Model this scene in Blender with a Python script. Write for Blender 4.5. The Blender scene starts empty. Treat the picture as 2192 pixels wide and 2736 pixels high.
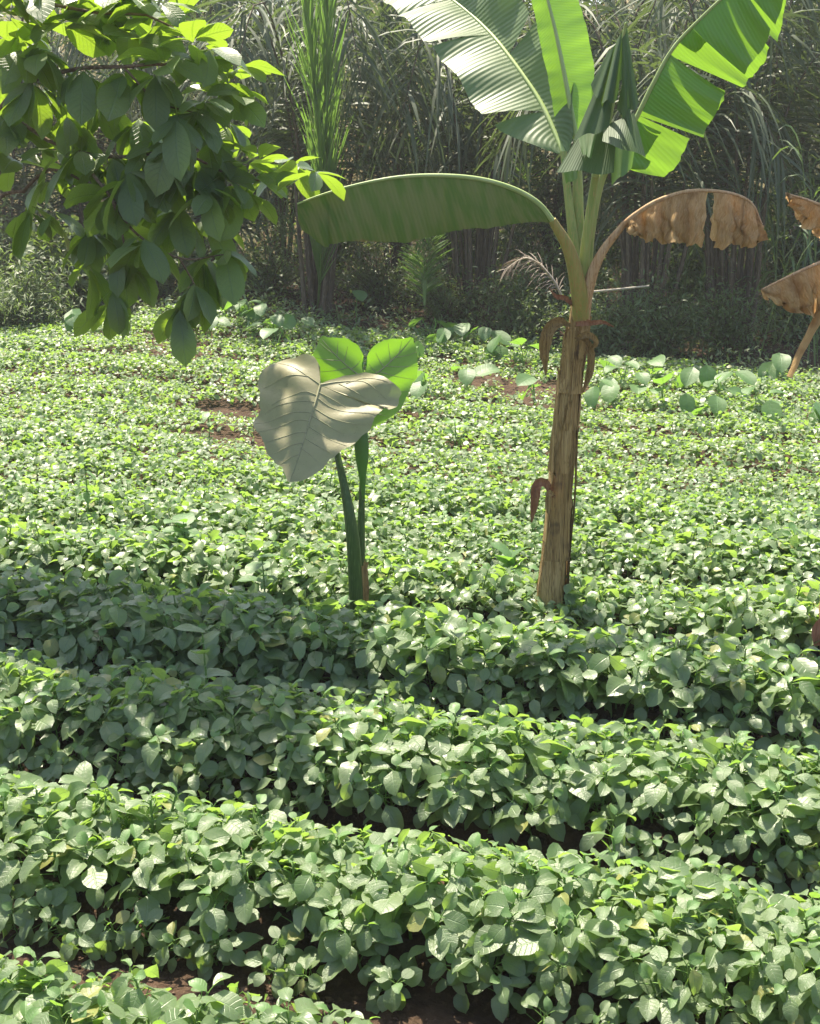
import bpy, math, random
import numpy as np
from mathutils import Vector, Matrix, Euler

# ------------------------------------------------------------------ camera, sky, sun, exposure
scene = bpy.context.scene
CAM_H, PITCH, FPX = 2.5, math.radians(15.0), 3758.0      # eye height, tilt down, focal length in photo pixels
cam_d = bpy.data.cameras.new('camera')
cam = bpy.data.objects.new('camera', cam_d)
scene.collection.objects.link(cam)
cam.location = (0, 0, CAM_H)
cam.rotation_euler = (math.radians(90) - PITCH, 0, 0)
cam_d.sensor_fit = 'VERTICAL'
cam_d.sensor_height = 24.0
cam_d.lens = 24.0 * FPX / 2736.0
cam_d.clip_start, cam_d.clip_end = 0.05, 2000
scene.camera = cam

SUN_EL, SUN_AZ = math.radians(63), math.radians(-20)     # azimuth from +Y, negative = to the left
sun_dir = Vector((math.sin(SUN_AZ) * math.cos(SUN_EL), math.cos(SUN_AZ) * math.cos(SUN_EL), math.sin(SUN_EL)))
world = bpy.data.worlds.new('World')
scene.world = world
world.use_nodes = True
wn = world.node_tree.nodes
wn.clear()
sky = wn.new('ShaderNodeTexSky')
sky.sky_type = 'NISHITA'
sky.sun_disc = False
sky.sun_elevation = SUN_EL
sky.sun_rotation = SUN_AZ
sky.air_density, sky.dust_density, sky.ozone_density = 1.0, 2.5, 1.0
bg = wn.new('ShaderNodeBackground')
bg.inputs['Strength'].default_value = 0.12
wo = wn.new('ShaderNodeOutputWorld')
world.node_tree.links.new(sky.outputs[0], bg.inputs[0])
world.node_tree.links.new(bg.outputs[0], wo.inputs[0])
sun_l = bpy.data.lights.new('sun', 'SUN')
sun_l.energy = 5.0
sun_l.angle = math.radians(0.6)
sun_l.color = (1.0, 0.91, 0.74)
sun = bpy.data.objects.new('sun', sun_l)
sun.rotation_euler = (-sun_dir).to_track_quat('-Z', 'Y').to_euler()
sun.location = (0, 0, 30)
scene.collection.objects.link(sun)
vs = scene.view_settings
vs.view_transform, vs.look, vs.gamma, vs.exposure = 'Standard', 'None', 1.0, 1.42
vs.use_curve_mapping = False
cy = scene.cycles
cy.max_bounces, cy.diffuse_bounces, cy.glossy_bounces, cy.transmission_bounces = 8, 4, 3, 6
cy.volume_bounces, cy.transparent_max_bounces = 1, 8
cy.use_denoising = True
cy.sample_clamp_indirect = 6.0

rng = np.random.default_rng(11)
random.seed(5)
LINK = scene.collection.objects.link
CP, SP = math.cos(PITCH), math.sin(PITCH)

def P(px, py, d):
    """place of a photo pixel at ground distance d in front of the viewer"""
    u, v = (px - 1096) / FPX, -(py - 1368) / FPX
    dy, dz = CP + v * SP, -SP + v * CP
    t = d / dy
    return np.array((u * t, d, CAM_H + dz * t))

def on_plane(px, py, p0, n):
    u, v = (px - 1096) / FPX, -(py - 1368) / FPX
    D = np.array((u, CP + v * SP, -SP + v * CP)); C = np.array((0, 0, CAM_H))
    return C + D * (np.dot(np.asarray(p0) - C, n) / np.dot(D, n))

def proj(p):
    x, y, z = p[0], p[1], p[2] - CAM_H
    f = y * CP - z * SP; up = y * SP + z * CP
    return 1096 + FPX * x / f, 1368 - FPX * up / f

def unit(v):
    v = np.asarray(v, float)
    return v / max(1e-9, np.linalg.norm(v))

def smooth(a, b, x):
    t = np.clip((np.asarray(x, float) - a) / (b - a), 0, 1)
    return t * t * (3 - 2 * t)

_PH = rng.uniform(0, 6.28, (8, 3)); _FR = rng.normal(0, 1, (8, 2))
def noise2(x, y, f=1.0):
    s = 0
    for i in range(8):
        s = s + np.sin((x * _FR[i, 0] + y * _FR[i, 1]) * f * (1 + .35 * i) + _PH[i, 0]) / (1 + .3 * i)
    return s / 3.0

# ------------------------------------------------------------------ mesh helpers
class MB:
    def __init__(self): self.V, self.F, self.U, self.n = [], [], [], 0
    def add(self, V, F, U=None):
        V = np.asarray(V, float).reshape(-1, 3)
        self.V.append(V); self.F.append(np.asarray(F, np.int64) + self.n)
        self.U.append(np.zeros((len(V), 2)) if U is None else np.asarray(U, float).reshape(-1, 2))
        self.n += len(V)
        return self
    def mesh(self, name, mat, off=(0, 0, 0), flat=False):
        me = bpy.data.meshes.new(name)
        V = np.concatenate(self.V) - np.asarray(off, float); U = np.concatenate(self.U)
        flatF = [f.reshape(-1) for f in self.F]
        tot = np.concatenate([np.full(f.shape[0], f.shape[1], np.int32) for f in self.F])
        idx = np.concatenate(flatF).astype(np.int32)
        me.vertices.add(len(V)); me.vertices.foreach_set('co', V.astype(np.float32).ravel())
        me.loops.add(len(idx)); me.loops.foreach_set('vertex_index', idx)
        me.polygons.add(len(tot))
        st = np.zeros(len(tot), np.int32); st[1:] = np.cumsum(tot)[:-1]
        me.polygons.foreach_set('loop_start', st); me.polygons.foreach_set('loop_total', tot)
        if not flat: me.polygons.foreach_set('use_smooth', np.ones(len(tot), bool))
        uvl = me.uv_layers.new(name='UVMap')
        uvl.data.foreach_set('uv', U[idx].astype(np.float32).ravel())
        if mat: me.materials.append(mat)
        me.update(calc_edges=True)
        return me

def roots(o):
    while o.parent: o = o.parent
    return o
def part(name, mb, mat, parent=None, flat=False):
    """one mesh object from points in the place's own metres"""
    off = (0, 0, 0) if parent is None else tuple(roots(parent).location)
    o = bpy.data.objects.new(name, mb.mesh(name, mat, off, flat)); LINK(o)
    if parent is not None: o.parent = parent
    return o
def shared(name, me, parent, M):
    o = bpy.data.objects.new(name, me); LINK(o); o.parent = parent; o.matrix_basis = M
    return o
def tag(o, label=None, cat=None, group=None, kind=None):
    if label: o['label'] = label
    if cat: o['category'] = cat
    if group: o['group'] = group
    if kind: o['kind'] = kind
    return o
def thing(name, label, cat, loc, group=None):
    o = bpy.data.objects.new(name, None); o.empty_display_size = .1; LINK(o)
    o.location = tuple(float(c) for c in loc)
    return tag(o, label, cat, group)

def spline(pts, n):
    """Catmull-Rom through the points, n+1 samples evenly by length"""
    p = np.asarray(pts, float)
    q = np.vstack([2 * p[0] - p[1], p, 2 * p[-1] - p[-2]])
    out = []
    for i in range(1, len(q) - 2):
        for t in np.linspace(0, 1, 14, endpoint=False):
            a, b, c, d = q[i - 1], q[i], q[i + 1], q[i + 2]
            out.append(.5 * (2 * b + (c - a) * t + (2 * a - 5 * b + 4 * c - d) * t * t + (3 * b - a - 3 * c + d) * t ** 3))
    out.append(p[-1]); out = np.array(out)
    L = np.concatenate([[0], np.cumsum(np.linalg.norm(np.diff(out, axis=0), axis=1))])
    s = np.linspace(0, L[-1], n + 1)
    return np.stack([np.interp(s, L, out[:, k]) for k in range(3)], 1)

def frames(C, hint):
    T = np.gradient(C, axis=0); T /= np.linalg.norm(T, axis=1)[:, None] + 1e-9
    h = np.asarray(hint, float)
    N = h[None] - T * (T @ h)[:, None]
    N /= np.linalg.norm(N, axis=1)[:, None] + 1e-9
    return T, N, np.cross(T, N)

def tube(mb, C, R, seg=8, hint=(0.3, 0.2, 1), squash=1.0, ripple=None, v0=0.0):
    C = np.asarray(C, float); n = len(C)
    R = np.interp(np.linspace(0, 1, n), np.linspace(0, 1, len(R)), R) if np.ndim(R) else np.full(n, R)
    h = np.asarray(hint, float)
    if abs(np.dot(unit(C[-1] - C[0]), unit(h))) > .9: h = np.array((0.2, -1, 0.1))
    T, N, S = frames(C, h)
    a = np.linspace(0, 2 * math.pi, seg, endpoint=False)
    rad = R[:, None] * np.ones((1, seg))
    if ripple is not None: rad = rad * ripple(np.linspace(0, 1, n)[:, None], a[None, :])
    V = C[:, None] + (np.cos(a)[None, :, None] * N[:, None] * squash + np.sin(a)[None, :, None] * S[:, None]) * rad[..., None]
    i, j = np.meshgrid(np.arange(n - 1), np.arange(seg), indexing='ij'); j2 = (j + 1) % seg
    F = np.stack([i * seg + j, i * seg + j2, (i + 1) * seg + j2, (i + 1) * seg + j], -1).reshape(-1, 4)
    U = np.stack(np.broadcast_arrays(a[None, :] / 6.283, np.linspace(0, 1, n)[:, None] + v0), -1)
    mb.add(V.reshape(-1, 3), F, U.reshape(-1, 2))
    for k, sgn in ((0, 1), (n - 1, -1)):
        V2 = np.vstack([V[k], C[k]]); r = np.arange(seg)
        F2 = np.stack([np.roll(r, -sgn), r, np.full(seg, seg)], 1)
        mb.add(V2, F2)
    return mb

def gridfaces(n, m, off=0):
    i, j = np.meshgrid(np.arange(n - 1), np.arange(m - 1), indexing='ij')
    return np.stack([i * m + j, i * m + j + 1, (i + 1) * m + j + 1, (i + 1) * m + j], -1).reshape(-1, 4) + off

# ------------------------------------------------------------------ materials
class Nodes:
    def __init__(self, name):
        self.m = bpy.data.materials.new(name); self.m.use_nodes = True
        self.t = self.m.node_tree; self.t.nodes.clear()
    def n(self, typ, ins=None, **kw):
        nd = self.t.nodes.new(typ)
        for k, v in kw.items(): setattr(nd, k, v)
        for k, v in (ins or {}).items():
            s = nd.inputs[k]
            if hasattr(v, 'is_output') or isinstance(v, bpy.types.NodeSocket): self.t.links.new(v, s)
            else: s.default_value = v
        return nd
    def math(self, op, a, b=0.0, c=0.0, clamp=False):
        return self.n('ShaderNodeMath', {0: a, 1: b, 2: c}, operation=op, use_clamp=clamp).outputs[0]
    def mix(self, f, a, b, typ='MIX'):
        nd = self.n('ShaderNodeMix', data_type='RGBA', blend_type=typ)
        for k, v in ((0, f), (6, a), (7, b)):
            if isinstance(v, bpy.types.NodeSocket): self.t.links.new(v, nd.inputs[k])
            else: nd.inputs[k].default_value = v if k == 0 else (*v, 1.0)
        return nd.outputs[2]
    def ramp(self, f, a, b):
        return self.n('ShaderNodeMapRange', {0: f, 1: a, 2: b}, interpolation_type='SMOOTHSTEP').outputs[0]
    def out(self, shader, disp=None):
        o = self.n('ShaderNodeOutputMaterial', {'Surface': shader})
        return self.m

def leaf_mat(name, c1, c2, trans, rough=.42, tfac=.35, vein=7, veincol=None, bump=.25, spec=.5, spots=0.0, slant=.45, vwidth=.10, mott=.35, dry=None, aged=0.0):
    g = Nodes(name)
    isl = g.n('ShaderNodeNewGeometry').outputs['Random Per Island']
    rnd = g.math('FRACT', g.math('ADD', isl, g.n('ShaderNodeObjectInfo').outputs['Random']))
    uv = g.n('ShaderNodeSeparateXYZ', {0: g.n('ShaderNodeTexCoord').outputs['UV']})
    u, v = uv.outputs[0], uv.outputs[1]
    pos = g.n('ShaderNodeTexCoord').outputs['Object']
    a = g.math('MULTIPLY', g.math('ABSOLUTE', g.math('SUBTRACT', u, .5)), 2.0)
    mid = g.math('SUBTRACT', 1.0, g.ramp(a, .02, .09))
    ph = g.math('FRACT', g.math('MULTIPLY', g.math('SUBTRACT', v, g.math('MULTIPLY', a, slant * .5)), float(vein)))
    tri = g.math('ABSOLUTE', g.math('SUBTRACT', ph, .5))
    sv = g.math('MULTIPLY', g.ramp(tri, .5 - vwidth, .5), g.math('SUBTRACT', 1.0, g.math('MULTIPLY', a, .6)))
    veins = g.math('MAXIMUM', mid, sv)
    nz = g.n('ShaderNodeTexNoise', {'Vector': pos, 'Scale': 22.0, 'Detail': 3.0}).outputs[0]
    col = g.mix(rnd, c1, c2)
    col = g.mix(g.math('MULTIPLY', g.ramp(nz, .35, .7), mott), col, tuple(c * .55 for c in c2))
    if aged: col = g.mix(g.math('MULTIPLY', g.math('GREATER_THAN', rnd, .965), aged), col, (.34, .30, .07))
    vc = veincol or tuple(min(1, c * 1.7 + .02) for c in c1)
    col = g.mix(g.math('MULTIPLY', veins, .45), col, vc)
    tcol = g.mix(g.math('MULTIPLY', veins, .5), trans, tuple(c * .45 for c in trans))
    if dry is not None:                                     # browned edge and holes of a weathered leaf
        nd = g.n('ShaderNodeTexNoise', {'Vector': pos, 'Scale': 9.0, 'Detail': 4.0}).outputs[0]
        f = g.ramp(g.math('ADD', nd, g.math('MULTIPLY', a, .22)), .72, .86)
        col = g.mix(f, col, dry); tcol = g.mix(f, tcol, dry)
    if spots:
        vo = g.n('ShaderNodeTexVoronoi', {'Vector': pos, 'Scale': 55.0}).outputs['Distance']
        f = g.math('MULTIPLY', g.math('LESS_THAN', vo, .10), spots)
        col = g.mix(f, col, (.10, .07, .03))
    bm = g.n('ShaderNodeBump', {'Strength': bump, 'Distance': .006,
             'Height': g.math('ADD', g.math('MULTIPLY', veins, -.8), g.math('MULTIPLY', nz, .7))}).outputs[0]
    pb = g.n('ShaderNodeBsdfPrincipled', {'Base Color': col, 'Roughness': rough, 'Specular IOR Level': spec, 'Normal': bm}).outputs[0]
    tb = g.n('ShaderNodeBsdfTranslucent', {'Color': tcol, 'Normal': bm}).outputs[0]
    return g.out(g.n('ShaderNodeMixShader', {0: tfac, 1: pb, 2: tb}).outputs[0])

def streak_mat(name, cols, scale=(9, 9, .8), rough=.75, bump=.6, tfac=0.0, uvmode=False, blotch=None, dist=.01):
    """fibrous stuff: colour and relief drawn out along one axis"""
    g = Nodes(name)
    tc = g.n('ShaderNodeTexCoord')
    mp = g.n('ShaderNodeMapping', {'Vector': tc.outputs['UV' if uvmode else 'Object'], 'Scale': scale}).outputs[0]
    n1 = g.n('ShaderNodeTexNoise', {'Vector': mp, 'Scale': 3.0, 'Detail': 6.0, 'Roughness': .65}).outputs[0]
    n2 = g.n('ShaderNodeTexNoise', {'Vector': mp, 'Scale': 11.0, 'Detail': 4.0}).outputs[0]
    n3 = g.n('ShaderNodeTexNoise', {'Vector': tc.outputs['Object'], 'Scale': 6.0, 'Detail': 4.0}).outputs[0]
    col = g.mix(g.ramp(n1, .33, .62), cols[0], cols[1])
    col = g.mix(g.ramp(n2, .5, .72), col, cols[2])
    if blotch: col = g.mix(g.ramp(n3, .54, .70), col, blotch)
    bm = g.n('ShaderNodeBump', {'Strength': bump, 'Distance': dist, 'Height': g.math('ADD', n1, g.math('MULTIPLY', n2, .5))}).outputs[0]
    sh = g.n('ShaderNodeBsdfPrincipled', {'Base Color': col, 'Roughness': rough, 'Normal': bm, 'Specular IOR Level': .3}).outputs[0]
    if tfac:
        tb = g.n('ShaderNodeBsdfTranslucent', {'Color': col, 'Normal': bm}).outputs[0]
        sh = g.n('ShaderNodeMixShader', {0: tfac, 1: sh, 2: tb}).outputs[0]
    return g.out(sh)

def banana_mat(name, c1, c2, trans, tfac=.4, rough=.38, lines=70, dry=None, spec=.5):
    g = Nodes(name)
    uv = g.n('ShaderNodeSeparateXYZ', {0: g.n('ShaderNodeTexCoord').outputs['UV']})
    u, v = uv.outputs[0], uv.outputs[1]
    pos = g.n('ShaderNodeTexCoord').outputs['Object']
    w = g.math('SINE', g.math('MULTIPLY', v, lines * 6.283))
    w2 = g.math('SINE', g.math('MULTIPLY', v, lines * 6.283 * .23))
    nz = g.n('ShaderNodeTexNoise', {'Vector': g.n('ShaderNodeCombineXYZ', {0: g.math('MULTIPLY', u, 1.2), 1: g.math('MULTIPLY', v, 26.0)}).outputs[0], 'Scale': 1.0, 'Detail': 4.0}).outputs[0]
    n2 = g.n('ShaderNodeTexNoise', {'Vector': pos, 'Scale': 7.0, 'Detail': 5.0}).outputs[0]
    col = g.mix(g.ramp(nz, .38, .62), c1, c2)
    col = g.mix(g.math('MULTIPLY', g.ramp(w, .2, 1.0), .22), col, tuple(min(1, c * 1.6) for c in c1))
    tcol = g.mix(g.math('MULTIPLY', g.ramp(w, .0, 1.0), .35), trans, tuple(c * .6 for c in trans))
    tcol = g.mix(g.math('MULTIPLY', g.ramp(nz, .4, .7), .4), tcol, tuple(c * .7 for c in trans))
    if dry is not None:
        f = g.ramp(g.math('ADD', g.math('MULTIPLY', u, .62), g.math('MULTIPLY', n2, .42)), .83, .90)
        col = g.mix(f, col, dry); tcol = g.mix(f, tcol, dry)
    bm = g.n('ShaderNodeBump', {'Strength': .25, 'Distance': .004, 'Height': g.math('ADD', w, g.math('ADD', w2, g.math('MULTIPLY', nz, 2.0)))}).outputs[0]
    pb = g.n('ShaderNodeBsdfPrincipled', {'Base Color': col, 'Roughness': rough, 'Specular IOR Level': spec, 'Normal': bm}).outputs[0]
    tb = g.n('ShaderNodeBsdfTranslucent', {'Color': tcol}).outputs[0]
    return g.out(g.n('ShaderNodeMixShader', {0: tfac, 1: pb, 2: tb}).outputs[0])

def soil_mat():
    g = Nodes('soil_and_dry_grass')
    pos = g.n('ShaderNodeTexCoord').outputs['Object']
    xyz = g.n('ShaderNodeSeparateXYZ', {0: pos})
    n1 = g.n('ShaderNodeTexNoise', {'Vector': pos, 'Scale': 3.0, 'Detail': 8.0, 'Roughness': .7}).outputs[0]
    n2 = g.n('ShaderNodeTexNoise', {'Vector': pos, 'Scale': 40.0, 'Detail': 6.0, 'Roughness': .7}).outputs[0]
    n3 = g.n('ShaderNodeTexNoise', {'Vector': pos, 'Scale': .5, 'Detail': 6.0}).outputs[0]
    col = g.mix(g.ramp(n1, .35, .65), (.050, .031, .020), (.105, .066, .042))
    col = g.mix(g.math('MULTIPLY', g.ramp(n2, .5, .75), .6), col, (.18, .12, .08))
    hill = g.mix(g.ramp(n3, .4, .6), (.16, .125, .05), (.085, .095, .036))
    hill = g.mix(g.math('MULTIPLY', g.ramp(n2, .4, .7), .5), hill, (.24, .18, .09))
    col = g.mix(g.ramp(g.math('ADD', xyz.outputs[1], g.math('MULTIPLY', n1, 6.0)), 24, 30), col, hill)
    vo = g.n('ShaderNodeTexVoronoi', {'Vector': pos, 'Scale': 28.0, 'Randomness': 1.0}).outputs['Distance']
    bm = g.n('ShaderNodeBump', {'Strength': 1.0, 'Distance': .035, 'Height': g.math('ADD', g.math('MULTIPLY', vo, -.7), g.math('ADD', n1, g.math('MULTIPLY', n2, .9)))}).outputs[0]
    return g.out(g.n('ShaderNodeBsdfPrincipled', {'Base Color': col, 'Roughness': .95, 'Normal': bm, 'Specular IOR Level': .15}).outputs[0])

M = {}
M['soil'] = soil_mat()
M['clod'] = streak_mat('clod', ((.065, .040, .026), (.12, .075, .048), (.17, .112, .075)), (8, 8, 8), .95, .8)
M['veg'] = leaf_mat('vegetable_leaf', (.118, .178, .080), (.178, .238, .115), (.40, .63, .09), rough=.38, tfac=.37, vein=6, bump=.35, spots=.9, spec=.6, aged=.55)
M['veg_top'] = leaf_mat('young_vegetable_leaf', (.10, .19, .06), (.14, .235, .085), (.38, .66, .08), rough=.44, tfac=.34, vein=6, bump=.3)
M['veg_stem'] = streak_mat('vegetable_stem', ((.14, .26, .05), (.18, .30, .08), (.10, .18, .04)), (20, 20, 4), .55, .3, .2)
M['tree_leaf'] = leaf_mat('tree_leaf', (.078, .125, .050), (.115, .160, .066), (.40, .62, .04), rough=.40, tfac=.34, vein=11, bump=.5, spots=.25, mott=.3)
M['bark'] = streak_mat('bark', ((.09, .06, .035), (.17, .12, .08), (.24, .19, .13)), (5, 5, 5), .9, .8)
M['ear'] = leaf_mat('elephant_ear_leaf', (.10, .145, .07), (.12, .16, .08), (.30, .62, .02), rough=.42, tfac=.42, vein=1, bump=.22, vwidth=.001, mott=.25)
M['ear_pale'] = leaf_mat('dusty_sheen_elephant_ear_leaf', (.30, .275, .165), (.33, .30, .18), (.22, .36, .05), rough=.5, tfac=.22, vein=1, bump=.5, vwidth=.001, mott=.2, spec=.35, spots=.5)  # pale colour holds dust plus painted-in sheen of the grazing sun
M['ear_vein'] = streak_mat('elephant_ear_vein', ((.22, .23, .12), (.30, .29, .17), (.34, .33, .20)), (6, 6, 6), .5, .2)
M['ear_stalk'] = streak_mat('elephant_ear_stalk', ((.034, .070, .016), (.058, .105, .026), (.10, .16, .045)), (16, 16, 1.2), .38, .25)
M['banana'] = banana_mat('banana_leaf', (.075, .150, .045), (.110, .190, .060), (.245, .46, .035), tfac=.38, rough=.40)
M['banana_broad'] = banana_mat('sheeny_banana_leaf', (.105, .150, .075), (.145, .190, .100), (.22, .38, .05), tfac=.26, rough=.45, spec=.33)
M['banana_dark'] = banana_mat('shaded_banana_leaf', (.045, .080, .032), (.065, .105, .042), (.26, .50, .02), tfac=.13, rough=.55, spec=.3)  # shade of the folded, overlapping layers put into a darker leaf colour
M['banana_fresh'] = banana_mat('young_banana_leaf', (.16, .33, .06), (.20, .38, .09), (.33, .60, .05), tfac=.45, rough=.42)
M['banana_old'] = banana_mat('old_banana_leaf', (.060, .105, .020), (.155, .155, .055), (.28, .40, .03), tfac=.26, rough=.5, spec=.25, dry=(.26, .16, .06))
M['banana_dry'] = streak_mat('dry_banana_leaf', ((.52, .32, .13), (.66, .46, .23), (.74, .57, .34)), (1.2, 26, 1), .7, 1.0, .46, uvmode=True, blotch=(.37, .21, .085))
M['midrib'] = streak_mat('banana_midrib', ((.26, .36, .11), (.36, .44, .17), (.44, .50, .24)), (1, 1, 1), .4, .15, uvmode=True)
M['petiole'] = streak_mat('banana_petiole', ((.20, .28, .07), (.29, .34, .10), (.36, .30, .11)), (18, 18, 1.5), .42, .2)
M['petiole_old'] = streak_mat('old_banana_petiole', ((.24, .25, .06), (.33, .27, .08), (.36, .18, .06)), (18, 18, 1.5), .5, .25)
M['petiole_dry'] = streak_mat('dry_banana_petiole', ((.40, .24, .11), (.52, .36, .20), (.30, .16, .07)), (18, 18, 1.2), .7, .4)
M['sheath'] = streak_mat('dry_sheath', ((.25, .15, .048), (.42, .28, .105), (.085, .052, .021)), (26, 26, .9), .72, 1.0, blotch=(.075, .044, .022), dist=.015)
M['sheath_pale'] = streak_mat('pale_sheath', ((.32, .20, .068), (.52, .36, .15), (.12, .075, .03)), (28, 28, .8), .70, 1.0, dist=.015)
M['sheath_red'] = streak_mat('red_brown_sheath', ((.26, .11, .05), (.36, .18, .09), (.16, .07, .035)), (22, 22, 1.0), .75, .7)
M['palm'] = leaf_mat('palm_leaflet', (.062, .086, .046), (.100, .122, .066), (.17, .25, .06), rough=.52, tfac=.26, vein=1, vwidth=.001, bump=.1, spec=.25)
M['palm_green'] = leaf_mat('fresh_palm_leaflet', (.080, .14, .04), (.10, .17, .05), (.24, .44, .06), rough=.5, tfac=.34, vein=1, vwidth=.001, bump=.1)
M['palm_dry'] = leaf_mat('dry_palm_leaflet', (.16, .125, .09), (.23, .18, .135), (.20, .14, .09), rough=.7, tfac=.25, vein=1, vwidth=.001, bump=.1)
M['palm_stalk'] = streak_mat('palm_stalk', ((.075, .056, .036), (.125, .094, .062), (.20, .15, .10)), (7, 7, 1.2), .8, .6)
M['palm_stalk_green'] = streak_mat('green_palm_stalk', ((.10, .16, .04), (.14, .20, .06), (.18, .22, .08)), (7, 7, 1.2), .5, .2)
M['reed'] = leaf_mat('reed_blade', (.065, .115, .042), (.10, .145, .058), (.22, .36, .06), rough=.45, tfac=.28, vein=1, vwidth=.001, bump=.1)
M['weed'] = leaf_mat('weed_leaf', (.085, .125, .045), (.13, .170, .065), (.28, .40, .07), rough=.5, tfac=.28, vein=1, vwidth=.001, bump=.1)
M['weed_pale'] = leaf_mat('pale_weed_leaf', (.11, .15, .065), (.15, .19, .085), (.28, .42, .08), rough=.55, tfac=.30, vein=1, vwidth=.001, bump=.1)
M['taro'] = leaf_mat('taro_leaf', (.075, .155, .050), (.11, .20, .065), (.28, .54, .06), rough=.5, tfac=.36, vein=5, bump=.25)
M['stick'] = streak_mat('bare_stick', ((.34, .29, .22), (.46, .40, .31), (.25, .20, .15)), (9, 9, 2), .8, .4)
M['stone'] = streak_mat('grey_stone', ((.13, .13, .125), (.19, .185, .18), (.25, .24, .23)), (6, 6, 6), .9, .5)

# ------------------------------------------------------------------ ground: raised beds, far bank and hillside in one sheet
ROW, PERIOD, S0, BEDW, S_END = .30, 1.03, 2.67, .97, 16.4
def height(x, y):
    x = np.asarray(x, float); y = np.asarray(y, float)
    s = y + ROW * x
    ph = ((s - S0) / PERIOD) % 1.0
    bump = smooth(-.02, .10, ph) * (1 - smooth(.50 + .16 * smooth(6, 8, s), .68 + .12 * smooth(6, 8, s), ph))
    amp = .10 * (1 - .5 * smooth(6, 9, s))
    infield = smooth(1.55, 1.75, s) * (1 - smooth(S_END, S_END + .4, s + .5 * noise2(x, 3 * x, .4) + .30 * np.maximum(x - .5, 0)))
    z = amp * bump * infield + .018 * noise2(x, y, 5.0) + .008 * noise2(x + 9, y, 19)
    z = z + .95 * (1 - smooth(.6, 1.5, y))
    e = np.maximum(s - S_END - .5, 0)
    z = z + np.where(e < 7, .055 * e, .385 + 9 * (1 - np.exp(-.36 * (e - 7) / 9)))
    z = z + smooth(18, 30, y) * .8 * noise2(x, y, .25)
    z = z + .36 * smooth(12, 18, y) * np.exp(-((x + 2.0) / 2.4) ** 2) * (1 - smooth(19, 24, y))
    z = z - .35 * np.exp(-((x + 5.6) / 1.1) ** 2 - ((y - 19.0) / .9) ** 2)
    return z
def axis(a, b, step, lo, hi, k):
    c = list(np.arange(a, b + 1e-6, step)); q = step
    while c[-1] < hi: q *= k; c.append(c[-1] + q)
    q = step
    while c[0] > lo: q *= k; c.insert(0, c[0] - q)
    return np.array(c)
xs, ys = axis(-6.5, 6.5, .06, -110, 110, 1.22), axis(1.0, 20, .055, -60, 130, 1.16)
X, Y = np.meshgrid(xs, ys)
mb = MB().add(np.stack([X, Y, height(X, Y)], -1).reshape(-1, 3), gridfaces(len(ys), len(xs)))
tag(part('ground', mb, M['soil']), kind='structure')

# loose earth in the furrows
mb = MB()
ico = np.array([(0, 0, 1), (.89, 0, .45), (.28, .85, .45), (-.72, .53, .45), (-.72, -.53, .45), (.28, -.85, .45),
                (.72, .53, -.45), (-.28, .85, -.45), (-.89, 0, -.45), (-.28, -.85, -.45), (.72, -.53, -.45), (0, 0, -1)])
icof = np.array([(0, 1, 2), (0, 2, 3), (0, 3, 4), (0, 4, 5), (0, 5, 1), (1, 6, 2), (2, 7, 3), (3, 8, 4), (4, 9, 5), (5, 10, 1),
                 (2, 6, 7), (3, 7, 8), (4, 8, 9), (5, 9, 10), (1, 10, 6), (11, 7, 6), (11, 8, 7), (11, 9, 8), (11, 10, 9), (11, 6, 10)])
for i in range(4500):
    k = rng.integers(0, 6)
    x = rng.uniform(-2.6, 2.6); s = S0 + PERIOD * (k + rng.normal(.82, .10)); y = s - ROW * x
    if y < 2.4: continue
    r = abs(rng.normal(.002, .006)) + .0025
    z = float(height(x, y))
    mb.add(ico * r * rng.uniform(.45, 1.3, (12, 1)) * np.array((1.2, .9, .55)) + (x, y, z + r * .3), icof)
tag(part('soil_clods', mb, M['clod'], flat=True), 'loose brown clods of earth lying in the furrows', 'soil', kind='stuff')

# ------------------------------------------------------------------ leaves
def leaf_grid(nl, nw, L, W, kind='ovate', fold=.15, droop=.15, wave=.0, twist=0.0, ph=0.0):
    t = np.linspace(0, 1, nl + 1)
    if kind == 'ovate':   p = t ** .42 * (1 - t) ** .62
    elif kind == 'obovate': p = t ** .85 * (1 - t) ** .55
    elif kind == 'lance': p = t ** .6 * (1 - t) ** .9
    else: p = t ** .5 * (1 - t) ** .5
    p = p / p.max()
    s = np.linspace(-1, 1, nw + 1)
    Tt, S = np.meshgrid(t, s, indexing='ij')
    x = S * .5 * W * p[:, None]
    y = L * Tt
    if kind == 'ovate': y = y - .16 * L * np.abs(S) * (1 - Tt) ** 5 * 1.0
    z = fold * np.abs(x) - droop * L * Tt ** 2 + wave * L * np.sin(Tt * 9 + ph + S * 1.5) * np.abs(S)
    z = z + .04 * L * np.sin(Tt * 3.1)
    a = twist * Tt
    x, z = x * np.cos(a) - z * np.sin(a) * 0 , z + x * np.sin(a)
    V = np.stack([x, y, z], -1).reshape(-1, 3)
    U = np.stack([.5 + S * .5, Tt], -1).reshape(-1, 2)
    return V, gridfaces(nl + 1, nw + 1), U

def basis(direction, normal_hint):
    y = unit(direction); z = np.asarray(normal_hint, float); z = unit(z - y * np.dot(z, y)); x = np.cross(y, z)
    return np.stack([x, y, z], 1)          # columns
def mat4(R, loc, s=1.0):
    Mx = np.eye(4); Mx[:3, :3] = R * s; Mx[:3, 3] = loc
    return Mx

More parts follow.
